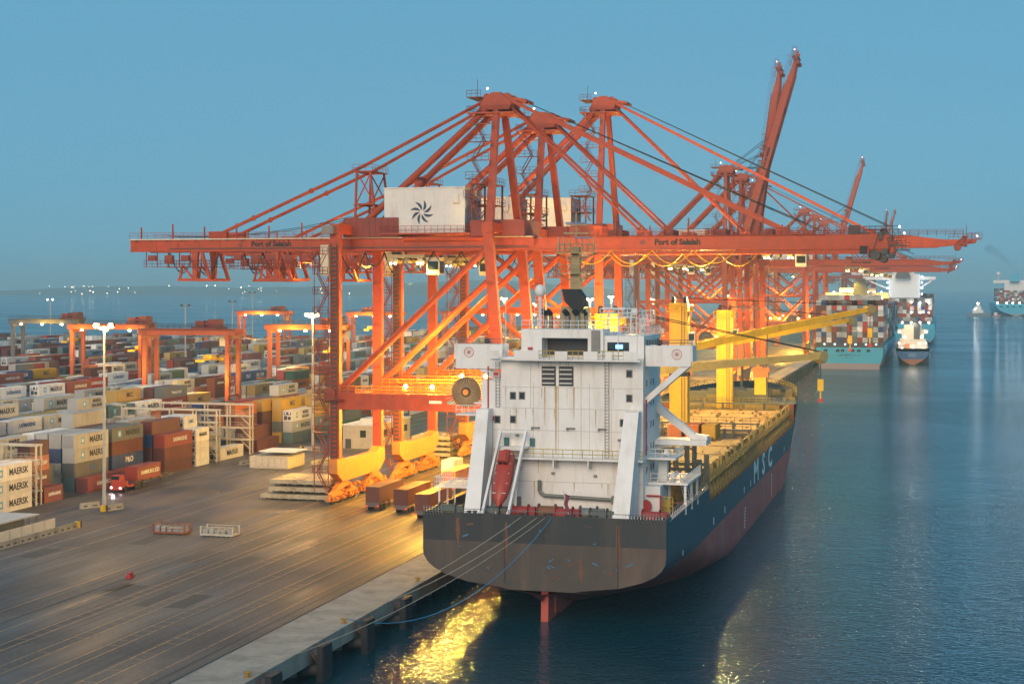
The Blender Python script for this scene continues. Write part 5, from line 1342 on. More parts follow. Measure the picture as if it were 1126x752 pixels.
for s in (-1, 1):
    x = CX+s*14.3; y = 224.5
    while y < 352:
        q.box(x-.25, x+.25, y-.35, y+.35, 6.5, 11.6 if int(y) % 2 else 10.4)
        q.prism([(y-.2, 11.3), (y+.6, 11.6), (y+1.5, 10.2), (y+1.2, 10.0), (y+.4, 10.9)], 'x', x-.15, x+.15); y += 3.3
    q.box(x-.45, x+.45, 224, 352, 9.35, 9.45); q.rail([(x+s*.5, 224, 9.45), (x+s*.5, 352, 9.45)], step=1.65, r=.06)
    q.rail([(CX+s*15.1, 222, 6.95), (CX+s*15.1, 354, 6.95)], step=2, r=.05)
q.build('lashing_rail', mat('lashing_yellow_worn', (.30, .22, .06), .6, var=.3, dirt=(.10, .08, .05), dirt_amt=.8, dirt_scale=.8), ship)
q = MB(); rr = random.Random(9)
for k in range(150):    # lashing rods, cones, bins lying about
    x = CX+rr.uniform(-12.5, 13.5); y = rr.choice([rr.uniform(228, 284), rr.uniform(299, 350)])
    if rr.random() < .5: q.beam((x, y, 10.45), (x+rr.uniform(-.5, .5), y+rr.uniform(1, 3), 10.45), .12, .1)
    else: s_z = rr.uniform(.3, .7); q.box(x, x+s_z, y, y+s_z*1.3, 10.37, 10.37+s_z*.8)
tag(q.build('lashing_gear', mat('gear_brown', (.16, .11, .05), .8, var=.3), ship), kind='stuff')
for y in (219.5, 285.2, 298.2, 350.5):   # lashing bridges and crane platforms
    q = MB(); zt = 15.5 if y < 225 else 11.8
    for k in range(7): x = CX-13.5+27*k/6; q.box(x-.25, x+.25, y-.3, y+.3, 6.5, zt)
    for z in np.arange(9, zt+.1, 2.9 if y < 225 else 2.6): q.box(CX-13.8, CX+13.8, y-.5, y+.5, z-.12, z+.12); q.rail([(CX-13.8, y-.5, z+.12), (CX+13.8, y-.5, z+.12)], step=1.5, r=.05)
    if y < 225:
        for k in range(6): x = CX-13.5+27*k/6; q.beam((x, y, 9), (x+4.5, y, 12), .15, .15)
    q.build('lashing_bridge', lash, ship)
q = MB()     # cell guide posts and gear abaft the first hatch
for x, h_ in ((-33.6, 15.8), (-36.2, 14.8), (-31.9, 13.8)):
    q.box(x-.3, x+.3, 215, 215.7, 6.5, h_).cut(); q.box(x-.3, x+.3, 221.5, 222.2, 6.5, h_).cut()
q.box(-36, -31.6, 215.1, 215.6, 12.2, 12.6); q.box(-36, -31.6, 221.6, 222.1, 12.2, 12.6); q.build_each('cell_guide', lash, ship)
sbox('deck_locker', mat('locker_khaki', (.28, .22, .07), .6, dirt=RUST), (-35.4, -33.9, 213.2, 214.6, 6.5, 12))
# forecastle fittings
q = MB()
for x, y in ((-50, 372), (-44, 372), (-47, 380), (-52, 366), (-40, 366)): q.tube((x-1.5, y, 12.4), (x+1.5, y, 12.4), 1.0, n=12); q.box(x-2, x+2, y-1, y+1, 11.2, 11.6).cut()
q.box(-56, -38, 360.5, 361.2, 11.2, 13.6); q.box(-52, -50, 363, 365, 11.2, 14); q.box(-43, -41, 363, 365, 11.2, 14); q.tube((CX, 385, 11.2), (CX, 385, 19), .3, n=8)
q.build_each('windlass', lash, ship)
q = MB(); q.rail([(-58, 358, 11.2), (-36, 358, 11.2)], step=1.5, r=.07); q.rail([(-56, 352, 9.2), (-36, 352, 9.2)], step=1.5, r=.07); q.box(-60, -34, 352, 356, 8.6, 9.2); q.box(-59, -35, 356, 356.6, 9.2, 11.2)
for k in range(8): q.box(-58+k*3, -57+k*3, 353, 354.5, 9.2, 10.2)
q.build('forecastle_walkway', mat('lashing_yellow_worn', (.3, .22, .06), .6), ship)
q = MB(); rf = random.Random(12)
for k in range(70):
    y = rf.uniform(352, 396); w_ = half(y, 12)-2; x = CX+rf.uniform(-w_, w_); z = 11.2 if y > 357 else 9.2; a_ = rf.uniform(.4, 1.6)
    if rf.random() < .35: q.tube((x, y, z), (x, y, z+rf.uniform(.6, 1.3)), a_*.4, n=8)
    elif rf.random() < .5: q.box(x, x+a_*1.6, y, y+a_, z, z+rf.uniform(.5, 2.2))
    else: q.rail([(x, y, z), (x+rf.uniform(2, 5), y+rf.uniform(-1, 1), z)], step=1, r=.07)
tag(q.build('deck_gear', mat('deck_gear_olive', (.20, .17, .08), .7, var=.3, dirt=(.1, .06, .03), dirt_amt=.6), ship), kind='stuff')
q = MB()
for i in range(len(ys)-1):
    if ys[i] > SY+176 and ys[i] < SY+214:
        for s in (-1, 1): a_, b_ = (CX+s*(half(ys[i], 13)-.5), ys[i], ztop(ys[i])), (CX+s*(half(ys[i+1], 13)-.5), ys[i+1], ztop(ys[i+1])); q.rail([a_, b_], h=1.3, step=1.5, r=.07).cut()
q.build_each('bow_railing', rail_y, ship)
# small fittings on the accommodation block
for x, z0, z1 in ((-53.6, 15.7, 21.5), (-44.3, 15.7, 27.7), (-40.4, 15.7, 27.7), (-50.9, 21.9, 27.7), (-37.3, 9, 15.3)): q = MB(); q.tube((x, YA-.1, z0), (x, YA-.1, z1), .055, n=5); q.build('drain_pipe', ship_white, hs)
for x, z0, z1 in ((-40.9, 15.6, 27.8), (-55.2, 21.8, 27.6)):
    q = MB()
    for s in (-.25, .25): q.box(x+s-.03, x+s+.03, YA-.2, YA-.14, z0, z1)
    for k in range(int((z1-z0)/.4)): q.box(x-.25, x+.25, YA-.19, YA-.15, z0+k*.4, z0+k*.4+.05)
    q.build('wall_ladder', steel, hs)
for x, z in ((-56.6, 13.1), (-47.9, 13.4), (-42.4, 13.2), (-39.3, 17.8), (-52.6, 18.1)): q = MB(); q.box(x-.2, x+.2, YA-.3, YA-.002, z, z+.25); q.build('wall_light', steel, hs)
q = MB()
for k in range(26):
    x = rf.uniform(-55, -37); z1 = rf.choice([15.3, 21.6, 24.3, 27.8, 12.4]); L_ = rf.uniform(.6, 2.6); w_ = rf.uniform(.06, .2)
    q.prism([(x-w_/2, z1), (x+w_/2, z1), (x+w_*.1, z1-L_), (x-w_*.1, z1-L_)], 'y', YA-.010, YA-.002)
q.build('rust_streak', mat('rust_run', (.52, .38, .22), .8, var=.3), hs)
q = MB()
for k in range(34):
    x = rf.uniform(CX-11, CX+11); z = rf.uniform(1.6, 4.4) if k % 3 else rf.uniform(5, 8.5); q.beam((x, SY-.02, z), (x+rf.uniform(-.5, .9), SY-.02, z+rf.uniform(-.4, .5)), rf.uniform(.02, .05), rf.uniform(.06, .2), up=(0, 0, 1), mi=k % 2).cut()
for x, z1, z0 in ((-37.5, 8.8, 2.4), (-51.4, 8.6, 3.4), (-42, 4, 1.6), (-57.5, 8.9, 5.5)): q.prism([(x-.18, z1), (x+.18, z1), (x+.32, (z0+z1)/2), (x+.05, z0), (x-.25, (z0+z1)/2)], 'y', SY-.012, SY-.006, 1).cut()
q.build_each('hull_scuff', [mat('scuff_blue', (.05, .20, .32), .7), mat('scuff_rust', (.17, .08, .045), .8, var=.3)], ship)
# deck cranes
def deck_crane(y, ztop_, zj, tip, m_j, zb=6.5, low=False):
    q = MB(); q.box(CX-1.65, CX+1.65, y-1.5, y+1.5, zb, ztop_); q.box(CX-1.85, CX+1.85, y-1.7, y+1.7, zb, zb+.5); q.box(CX-1.7, CX+1.7, y-1.55, y+1.55, zj-5.2, zj-4.4, 1)
    ped = q.build('crane_pedestal', [yellow_paint, black], ship)
    q = MB()
    for dx in (-1.1, 1.1): q.tube((CX+dx-.25, y, ztop_+.45), (CX+dx+.25, y, ztop_+.45), .7, n=12); q.box(CX+dx-.35, CX+dx+.35, y-.3, y+.3, ztop_, ztop_+.6).cut()
    q.build_each('top_sheave', black, ped)
    q = MB()
    for s_ in (-.3, .3): q.box(CX+s_+.9-.04, CX+s_+.9+.04, y-1.62, y-1.55, zb+3, ztop_)
    for k in range(int((ztop_-zb-3)/.45)): q.box(CX+.6, CX+1.2, y-1.61, y-1.56, zb+3+k*.45, zb+3.06+k*.45)
    q.build('ladder', dark_steel, ped)
    q = MB()
    for z in (zb+8, zb+15, zb+22): q.box(CX-1.7, CX+1.7, y-1.55, y+1.55, z, z+.12)
    q.box(CX-2.2, CX+2.2, y-2.1, y+2.1, ztop_-1.6, ztop_-1.5); q.rail([(CX-2.2, y-2.1, ztop_-1.5), (CX+2.2, y-2.1, ztop_-1.5), (CX+2.2, y+2.1, ztop_-1.5)], step=.9, r=.05); q.build('flange_band', yellow_paint, ped)
    q = MB(); q.box(CX+1.7, CX+3.1, y-1.4, y+.2, zj+.6, zj+2.8); oc_ = q.build('operator_cab', cream, ped)
    q = MB(); q.box(CX+3.101, CX+3.13, y-1.2, y, zj+1.4, zj+2.6); q.box(CX+1.9, CX+2.9, y-1.43, y-1.401, zj+1.4, zj+2.6); q.build('window', glass, oc_)
    base = Vector((CX+1.3, y+1.2, zj)); T = Vector(tip); dr = (T-base); side = Vector((dr.y, -dr.x, 0)).normalized()
    q = MB()
    for s in (-1, 1): q.beam(base+side*s*1.5, T+side*s*.5, .45, 1.5, .4, .8)
    for t in (.12, .3, .5, .7, .88, .97): c = base.lerp(T, t); w_ = 1.5-t; q.beam(c-side*w_, c+side*w_, .35, .35)
    jb = q.build('crane_jib', m_j, ped)
    q = MB(); q.tube(T-side*.9, T+side*.9, .85, n=14); q.tube(T-side*.6+Vector((0, 0, -.2)), T+side*.6+Vector((0, 0, -.2)), .95, n=14); q.build('jib_head_sheave', mat('sheave_khaki', (.35, .28, .12), .5), jb)
    q = MB()
    for s in (-1, 1):
        for o in (0, .5): q.tube(Vector((CX+s*(.8+o*.3), y, ztop_+.9)), T+side*s*(.3+o*.2)+Vector((0, 0, .7)), .055, n=4, cap=False)
        q.cut()
    q.tube(T, T-Vector((0, 0, 3.6)), .06, n=4); q.build_each('luffing_rope', black, jb)
    q = MB(); q.box(T.x-.45, T.x+.45, T.y-.3, T.y+.3, T.z-5.4, T.z-3.6); q.tube((T.x, T.y, T.z-6.6), (T.x, T.y, T.z-5.4), .12, n=6); q.box(T.x-.35, T.x+.35, T.y-.25, T.y+.25, T.z-7.2, T.z-6.6, 1); q.build('hook_block', [yellow_paint, pipe_red], jb)
jib_k = mat('jib_khaki', (.62, .42, .12), .55, dirt=(.3, .2, .08), dirt_amt=.5)
deck_crane(226, 33.3, 24.8, (-18.4, 252, 26.4), jib_k)
deck_crane(291, 34.2, 26.0, (-13.3, 308, 33.0), yellow_paint)
deck_crane(354, 32.0, 25.0, (-20.5, 372, 29.6), yellow_paint)
g_deck = 'containers standing on the ship hatches'
new_container(-42.6, 281, 10.37, C20, 'orange', 'faded orange short container on the ship hatch, beside the yellow one', ('', None, 0), False, group=g_deck)
new_container(-39.7, 281.5, 10.37, C20, 'ochre yellow', 'bright yellow short container standing on the ship hatch at the crane pedestal', ('', None, 0), False, group=g_deck)
new_container(-45.6, 280.6, 10.37, C20, 'orange', 'orange short container on the ship hatch, partly behind the yellow pedestal', ('', None, 0), False, group=g_deck)
# spreader and headblock hanging from the third quay crane over the hatches
sp = thing('container_spreader', (-37.6, 343, 19.4), 'yellow container spreader hanging on ropes over the ship deck before the third crane', 'spreader')
q = MB(); q.box(-1.2, 1.2, -1.6, 1.6, -5.2, -1.6); q.build('frame', yellow_paint, sp)
q = MB(); q.box(-1.6, 1.6, -.9, .9, -1.59, -.4)
for x in (-1.2, 0, 1.2): q.tube((x, -.5, -.1), (x, .5, -.1), .7, n=12)
q.build('headblock', mat('headblock_orange', (.5, .18, .05), .5, dirt=RUST), sp)
q = MB(); 
for x in (-1.2, 1.2):
    for y in (-.5, .5): q.tube((x, y, .2), (x*1.4, y*2, 25.5), .05, n=4, cap=False)
q.build('hoist_rope', black, sp)
# mooring lines
rope_w = mat('rope_pale', (.42, .36, .26), .8); rope_b = mat('rope_blue', (.03, .22, .42), .7)
for a, b_, dr, m, lab in (((-47.4, SY-.1, 9.3), (-64.0, 165.2, .65), 1.2, rope_w, 'pale mooring line from the stern down to the middle quay bollard'),
                       ((-46.4, SY-.1, 9.3), (-64.0, 140, .65), 1.8, rope_w, 'long pale mooring line from the stern to the bollard nearest the viewer'),
                       ((-49.4, SY-.1, 9.3), (-63.9, 165.0, .5), .7, rope_w, 'thin pale mooring line above the other ones at the stern'),
                       ((-45.6, SY-.1, 9.3), (-63.9, 165.4, .5), 4.6, rope_b, 'blue mooring rope sagging from the stern towards the water')):
    q = MB(); q.sag(a, b_, dr, .035 if m is rope_w else .04, 16, 5); tag(q.build('mooring_rope', m), lab, 'mooring rope', 'mooring ropes at the stern of the ship')
# deck lights of the ship facing forward (the cargo deck is worked under lamps)
for X, Y, Z, e in ((-44, 217, 31, 9000), (-44, 298, 35, 26000), (-62, 325, 32, 20000), (-40, 360, 26, 9000), (-60, 250, 30, 12000)): lamp('deck_light', (X, Y, Z), e*LAMPK, (1., .66, .2), r=.5)
# ================================================================ QUAY FRONT: piles, fenders, bollards
y = 128.5; i = 0
names_f = ['nearest black fender on the quay face, cut by the lower picture edge', 'second black fender along the quay face', 'third black fender along the quay face', 'fourth black fender along the quay face, nearest before the ship stern', 'fifth black fender, just under the ship stern']
k = 0
ylist = [128.5+13*i for i in range(6)]+[206.5+13*i for i in range(0, 46)]
fend0 = None
for i, y in enumerate(ylist):
    lab = names_f[i] if i < 5 else (f'black quay fender hidden beside the ship hull, {ORD[i-5]} past the stern' if y < 405 else f'black fender pile on the quay front beyond the ship bow, {ORD[(i-21)]} one')
    if 184 < y < 400: continue
    if fend0 is None:
        r0 = thing('quay_fender', (EDGE, y, 0), lab, 'fender', 'black fenders along the quay front')
        q = MB(); q.box(.95, 1.6, -1.35, 1.35, -4.2, .0); q.box(1.601, 1.68, -1.2, 1.2, -3.9, -.12); q.box(.9, 1.65, -1.2, 1.2, .002, .12)
        for z in (-3.2, -2.3, -1.4, -.6): q.box(1.681, 1.71, -.95, .95, z-.04, z+.04)
        q.build('panel', black, r0)
        for z in (-1.0, -2.6):
            q = MB(); q.tube((-.1 if z > -2 else -1.0, 0, z), (.95, 0, z), .7, .5, n=14); q.build('rubber_cone', mat('rubber_grey', (.07, .068, .065), .7), r0)
        q = MB()
        for s in (-1, 1): q.path([(-.0, s*1.3, -.15), (.5, s*1.15, -.9), (.9, s*1.0, -1.6)], .05, 4)
        q.build('chain', mat('rusty_chain', (.2, .08, .04), .8), r0); fend0 = r0
    else:
        c_ = copy_tree(fend0); c_.location = (EDGE, y, 0); c_['label'] = lab
# piles under the deck: one object each
pl0 = None
for i in range(44):
    y = 122+6.5*i
    if y > 410: break
    q = pl0
    if pl0 is None:
        m_ = MB(); m_.tube((0, 0, -7), (0, 0, -1.12), .55, n=12); m_.box(-.8, .8, -.8, .8, -1.5, -1.11); o = m_.build('quay_pile', wallcon); pl0 = o
    else: o = pl0.copy(); COL.objects.link(o)
    o.location = (EDGE-2.4, y, 0); tag(o, 'round concrete pile carrying the quay deck over the dark water', 'pile', 'concrete piles under the quay edge')
# bollards
b0 = None
for i, y in enumerate((140, 165.3, 191, 216, 420, 445, 470, 495, 520, 545, 570, 595, 620)):
    lab = ['yellow mooring bollard on the quay edge, nearest the viewer', 'mooring bollard on the quay edge holding three ropes', 'yellow bollard on the quay edge closest before the stern', 'bollard on the quay beside the ship hull'][i] if i < 4 else f'small far bollard on the quay past the ship bow, {ORD[i-4]} one'
    if b0 is None:
        m_ = MB(); m_.tube((0, 0, 0), (0, 0, .12), .5, n=14); m_.tube((0, 0, .12), (0, 0, .5), .22, .26, n=14); m_.ball((0, 0, .6), .36, 12, 6, sc=(1.2, 1, .45)); m_.beam((-.5, 0, .6), (.5, 0, .6), .22, .2)
        o = m_.build('mooring_bollard', mat('bollard_ochre', (.35, .20, .03), .7, dirt=(.1, .06, .03), dirt_amt=.7, dirt_scale=2.)); b0 = o
    else: o = b0.copy(); COL.objects.link(o)
    o.scale = (.75, .75, .75); o.location = (EDGE-.75, y, .012); tag(o, lab, 'bollard', 'mooring bollards on the quay edge')
# graffiti-like scrawl and blue paint patches on the beam face
m_ = MB(); rr = random.Random(4)
for c_, w_ in ((158.5, 2.2), (171, 3.4), (184, 2.5)):
    for k in range(9): y = c_+rr.uniform(-w_, w_); z = rr.uniform(-1.6, -.8); m_.beam((EDGE+.004, y, z), (EDGE+.004, y+rr.uniform(.2, .9), z+rr.uniform(-.3, .3)), .006, .09, up=(0, 0, 1))
tag(m_.build('wall_scrawl_line', mat('scrawl_blue', (.10, .30, .38), .7)), kind='structure')
# ================================================================ VEHICLES AND GEAR ON THE APRON
trailer_m = mat('trailer_steel', (.12, .10, .09), .6, dirt=RUST, dirt_amt=.5); truck_red = mat('truck_red', (.42, .05, .03), .4)
def trailer(x, y, label, L=13.0, group='container trailers under the cranes'):
    r = thing('container_trailer', (x, y, 0), label, 'trailer', group)
    q = MB()
    for s in (-1, 1): q.box(s*.55-.1, s*.55+.1, 0, L, 1.0, 1.42)
    for k in range(6): q.box(-1.2, 1.2, .1+k*(L-.3)/5, .3+k*(L-.3)/5, 1.2, 1.43)
    q.box(-1.2, 1.2, -.12, .05, .75, 1.3); q.build('chassis', trailer_m, r)
    for yy in (1.6, 3.0):
        for s in (-1, 1): q = MB(); q.tube((s*1.18-.28*(s > 0)-.0, yy, .52), (s*1.18+.28*(s < 0), yy, .52), .52, n=16); q.build('wheel', black, r)
    for s in (-1, 1): q = MB(); q.box(s*.6-.08, s*.6+.08, L-3, L-2.8, .1, 1.0); q.box(s*.6-.2, s*.6+.2, L-3.1, L-2.7, .02, .12); q.build('landing_leg', trailer_m, r)
    for s in (-1, 1): q = MB(); q.box(s*1.0-.15, s*1.0+.15, -.16, -.121, .85, 1.0); q.build('tail_light', emit('tail_red', (1., .05, .02), .6), r)
    return r
g_t = 'containers riding on trailers under the crane'
for x, y, c, L, lt, lc in ((-91.3, 248.6, BR, C40, 'trailer under a maroon container, nearest the crane wheels', 'maroon container on the trailer nearest the crane wheels'),
                     (-85.75, 246.8, BR, C40, 'middle one of three loaded trailers standing abreast under the crane', 'maroon container on the middle one of the three trailers'),
                     (-80.4, 241.8, BR, C40, 'loaded trailer nearest the ship stern among the three abreast', 'maroon container on the trailer nearest the ship stern'),
                     (-85.75, 273.0, OR, C40, 'trailer with an orange container behind the three loaded ones', 'orange container on the trailer behind the other three'),
                     (-91.3, 290.0, WH, C20, 'trailer with a pale short container deeper under the second crane', 'pale short container on a trailer under the second crane'),
                     (-80.4, 300.0, RR, C40, 'trailer with a red container under the second crane', 'red container on a trailer under the second crane'),
                     (-85.75, 335.0, BR, C40, 'trailer with a brown container under the third crane', 'brown container on a trailer under the third crane')):
    trailer(x, y, lt); new_container(x, y+L/2+.1, 1.435, L, c, lc, ('', None, 0), False, group=g_t)
def tractor(x, y, label, face=-1, head=True):
    r = thing('terminal_tractor', (x, y, 0), label, 'truck'); s = face
    q = MB(); q.box(-1.2, 1.2, 0, 6.2, .75, 1.1); q.box(-1.25, 1.25, -.3, 0, .4, 1.0); q.build('chassis', truck_red, r)
    q = MB(); q.prism([(0, 1.1), (0, 1.9), (.25, 3.0), (1.9, 3.0), (2.0, 1.1)], 'x', -1.2, .5); q.box(.5, 1.2, 0, 2.0, 1.1, 1.9); cab_ = q.build('cab', truck_red, r)
    q = MB(); q.beam((-1.1, .1, 2.45), (.4, .1, 2.45), .06, .8); q.box(-1.23, -1.201, .5, 1.6, 2.0, 2.75); q.build('window', glass, cab_)
    for dx in (-.9, .9):
        q = MB(); q.ball((dx, -.34, .85), .12, 8, 5); q.build('headlight', emit('headlight', (1., .8, .9), 35.), r)
    for yy in (1.0, 4.6, 5.6):
        for sx in (-1, 1): q = MB(); q.tube((sx*1.2-.2, yy, .55), (sx*1.2+.2, yy, .55), .55, n=16); q.build('wheel', black, r)
    return r
tractor(-144.5, 259.6, 'red terminal tractor with headlights on, driving beside the container stacks')
tr_ = trailer(-144.5, 264.4, 'long flat trailer towed by the red tractor, half empty at the rear', L=16.0)
new_container(-144.5, 269.6, 1.435, 9.1, RR, 'red container riding on the trailer behind the red tractor', ('HAMBURG SÜD', ink_white, 0), False, group='containers riding on trailers on the apron')
lamp('headlight_beam', (-144.5, 258.6, .9), 220*LAMPK, (1., .85, .8), r=.15, spot=70, aim=(-144.5, 240, 0))
# stacked hatch covers
def slab(x0, x1, y0, y1, z, label):
    r = thing('hatch_cover_panel', (x0, y0, z), label, 'hatch cover', 'hatch cover panels stacked on the apron')
    q = MB(); W, D = x1-x0, y1-y0
    q.box(0, W, 0, D, .25, .95); n = int(W/1.6)
    for k in range(n+1): q.box(k*(W-.25)/n, k*(W-.25)/n+.25, -.12, 0, .15, .9)
    q.box(.4, .8, .3, D-.3, 0, .25); q.box(W-.8, W-.4, .3, D-.3, 0, .25); q.build('panel', mat('hatch_cream', (.46, .38, .25), .8, var=.2, dirt=(.2, .12, .06), dirt_amt=.6), r)
    q = MB()
    for k in range(5): q.box(.8+k*(W-2)/4, 1.4+k*(W-2)/4, D*.3, D*.3+.8, .951, 1.15)
    q.build('lug', cream, r)
slab(-115.6, -102.9, 258.0, 268, .0, 'lowest of three cream hatch covers stacked beside the crane leg')
slab(-114.2, -102.9, 258.3, 268, 1.25, 'middle of three cream hatch covers stacked beside the crane leg')
slab(-114.0, -102.6, 258.6, 268, 2.5, 'top one of three cream hatch covers beside the crane leg')
for k in range(4): slab(-112.4, -103.6, 331, 342, k*1.2, f'{["lowest", "second", "third", "topmost"][k]} of the hatch covers stacked under the second crane')
# gear trays
def tray(x, y, label, m_end):
    r = thing('gear_tray', (x, y, 0), label, 'gear tray', 'steel gear trays on the apron')
    q = MB(); q.box(0, 5.4, 0, 2.4, .12, .34)
    for k in range(7): q.box(.2+k*.8, .35+k*.8, -.04, 2.44, .05, .12)
    q.build('base', m_end, r)
    for xx in (0, 5.2):
        for yy in (0, 2.2): q = MB(); q.box(xx, xx+.2, yy, yy+.2, .34, 1.5); q.build('post', m_end, r)
    q = MB()
    for yy in (.08, 2.3): q.tube((.1, yy, 1.4), (5.3, yy, 1.4), .05, n=5); q.tube((.1, yy, .8), (5.3, yy, .8), .04, n=5)
    q.build('guard_bar', m_end, r)
    for k in range(5):
        q = MB(); w_ = rr.uniform(.7, 1.0); xx = .35+k*.98; q.box(xx, xx+w_*.9, .4, 1.9, .345, .8+.4*rr.random()); q.beam((xx, .5, 1.05), (xx+w_, 1.8, 1.2), .12, .1); q.build('bin', mat('bin_grey', (.38, .37, .34), .7, var=.2, dirt=RUST), r)
rr = random.Random(8)
tray(-115.2, 217.6, 'rusty red ended gear tray with grey bins on the apron, farther from the ship', mat('tray_rust', (.30, .09, .04), .7))
tray(-107.2, 217.4, 'pale gear tray with white bins on the apron, nearer the ship', cream)
q = MB(); q.box(-.35, .35, -.5, .5, .02, .35); q.prism([(-.5, .35), (.5, .35), (.25, .75), (-.25, .75)], 'x', -.2, .2); q.tube((-.3, 0, .5), (.3, 0, .5), .15, n=8)
tag(q.build('rail_stop', pipe_red, loc=(-100.3, 183.6, .02)), 'small red rail stop lying on the landside crane rail', 'rail stop')
# barriers
jc = mat('barrier_concrete', (.34, .32, .28), .85, var=.2, bump=.2, dirt=(.1, .09, .08), dirt_amt=.5)
def barrier(x, y, L, rz, label, stripe=False):
    r = thing('concrete_barrier', (x, y, 0), label, 'barrier', 'concrete barriers of the terminal', rz=rz)
    q = MB(); q.prism([(-.35, 0), (.35, 0), (.3, .15), (.14, .4), (.1, .95), (-.1, .95), (-.14, .4), (-.3, .15)], 'x', 0, L); q.build('body', jc, r)
    n = max(2, int(L/1.6)); q = MB()
    for k in range(n): q.box(L*(k+.3)/n, L*(k+.7)/n, -.36, -.3, .25, .5)
    q.build('recess', dark_steel, r)
    if stripe: q = MB(); q.box(-.02, .5, -.37, .37, 0.01, 1.0); q.box(-.02+.5, .9, -.37, .37, .01, .98, 1); q.build('striped_end', [yellow_paint, black], r)
    return r
for i in range(4): barrier(-129.1, 198+5.4*i, 5.2, R(90), f'long low concrete barrier by the guard hut, {ORD[i]} from the viewer', stripe=False)
barrier(-129.1, 219.6, 1.0, R(90), 'striped end block of the concrete barrier row by the guard hut', True)
barrier(-134.4, 236.6, 4.4, R(70), 'concrete barrier with yellow striped end at the near mast foot', True)
barrier(-139.6, 238.5, 3.6, R(60), 'grey concrete barrier behind the near mast foot')
barrier(-130.5, 306, 4.2, R(75), 'concrete barrier standing beside the white enclosure, farther one', True)
barrier(-127.0, 309, 9.0, R(84), 'long concrete barrier beside the white enclosure, nearer the crane')
barrier(-141.5, 305.5, 4.2, R(80), 'dark short concrete barrier on the stack side of the white enclosure')
barrier(-141.0, 336.5, 4.5, R(10), 'yellow striped barrier around the bright mast foot', True)
barrier(-130.0, 352, 4.5, R(30), 'concrete barrier seen between the crane legs by the cream building', True)
# guard hut and its fence
r = thing('guard_hut', (-138, 196, 0), 'low guard hut with pale flat roof behind the barrier at the near yard corner', 'hut')
q = MB(); q.box(0, 5.2, 0, 15, 0, 2.6); q.build('wall', mat('hut_dark', (.12, .13, .13), .7), r)
q = MB(); q.box(-.6, 6.2, -1, 17.5, 2.75, 2.95); q.build('roof', mat('roof_pale', (.5, .49, .46), .6, dirt=(.25, .2, .15)), r)
q = MB()
for yy in (0, 5, 10, 15, 17): q.box(6.0, 6.14, yy-.07, yy+.07, 0, 2.74)
q.build('post', steel, r)
r = thing('panel_fence', (-131.0, 198, 0), 'white louvred panel fence along the guard hut', 'fence')
for k in range(6):
    q = MB(); q.box(-.05, .05, k*3.1, k*3.1+3.0, .1, 1.9); 
    for j in range(8): q.box(.051, .09, k*3.1+.15, k*3.1+2.85, .25+j*.2, .35+j*.2)
    q.build('panel', house_white, r)
# white transformer enclosure
r = thing('equipment_enclosure', (-137.5, 301.5, 0), 'low white panelled enclosure with a raised flat roof, beside the bright mast', 'enclosure')
q = MB(); q.box(0, 8.4, 0, 9, 0, 2.4); q.build('wall', mat('enclosure_cream', (.50, .44, .33), .7, var=.12, dirt=(.25, .18, .1), dirt_amt=.4), r)
q = MB()
for k in range(6): q.box(.2+k*1.38, 1.3+k*1.38, -.05, -.002, .3, 2.1)
for k in range(6): q.box(8.402, 8.45, .3+k*1.45, 1.5+k*1.45, .3, 2.1)
q.build('panel', cream, r)
q = MB(); q.box(1.4, 9.2, 1.5, 8.5, 3.2, 3.4); q.build('roof', white_paint, r)
q = MB()
for xx in (1.7, 8.1):
    for yy in (1.8, 8.2): q.box(xx, xx+.15, yy, yy+.15, 2.4, 3.19)
q.build('post', steel, r)
# cream building between the crane legs
r = thing('site_office', (-133.5, 344, 0), 'cream site office block with grey door seen through the first crane portal', 'building')
q = MB(); q.box(0, 7.5, 0, 26, 0, 5.2); q.build('wall', mat('office_cream', (.48, .42, .32), .7, var=.1, dirt=(.3, .22, .12)), r)
q = MB(); q.box(-.2, 7.7, -.2, 26.2, 5.203, 5.5); q.box(2, 5, 6, 12, 5.5, 6.4); q.build('roof', house_white, r)
for xx, z0, z1 in ((.6, 0.05, 2.2), (4.2, 2.6, 4.2)): q = MB(); q.box(xx, xx+1.4, -.08, -.003, z0, z1); q.build('door' if z0 < 1 else 'window', dark_steel if z0 < 1 else glass, r)
for k in range(5): q = MB(); q.box(7.503, 7.56, 2+k*4.8, 4.4+k*4.8, 2.2, 3.8); q.build('window', glass, r)
# small vehicles on the far quay road
def pickup(x, y, m, label):
    r = thing('pickup_truck', (x, y, 0), label, 'pickup')
    q = MB(); q.prism([(0, .5), (0, 1.0), (1.3, 1.1), (1.8, 1.75), (3.2, 1.75), (3.4, 1.15), (5.1, 1.15), (5.1, .5)], 'x', -.9, .9); q.build('body', m, r)
    q = MB(); q.box(-.8, .8, 1.45, 1.5, 1.2, 1.7); q.box(-.92, -.901, 1.9, 3.1, 1.2, 1.65); q.box(.901, .92, 1.9, 3.1, 1.2, 1.65); q.build('window', glass, r)
    for yy in (.9, 4.1):
        for s in (-1, 1): q = MB(); q.tube((s*.9-.12, yy, .36), (s*.9+.12, yy, .36), .36, n=12); q.build('wheel', black, r)
    for s in (-1, 1): q = MB(); q.ball((s*.65, -.05, .8), .14, 8, 5); q.build('headlight', white_lamp, r)
pickup(-78, 640, white_paint, 'white pickup with headlights on, coming along the far quay road')
pickup(-75.5, 560, dark_steel, 'dark pickup parked on the quay beyond the ship crane jib')
pickup(-112, 380, white_paint, 'white pickup behind the second crane on the apron')
tractor(-80.4, 480, 'terminal tractor under the far cranes with bright headlights')
tractor(-91.3, 520, 'terminal tractor in the inner lane under the far cranes')
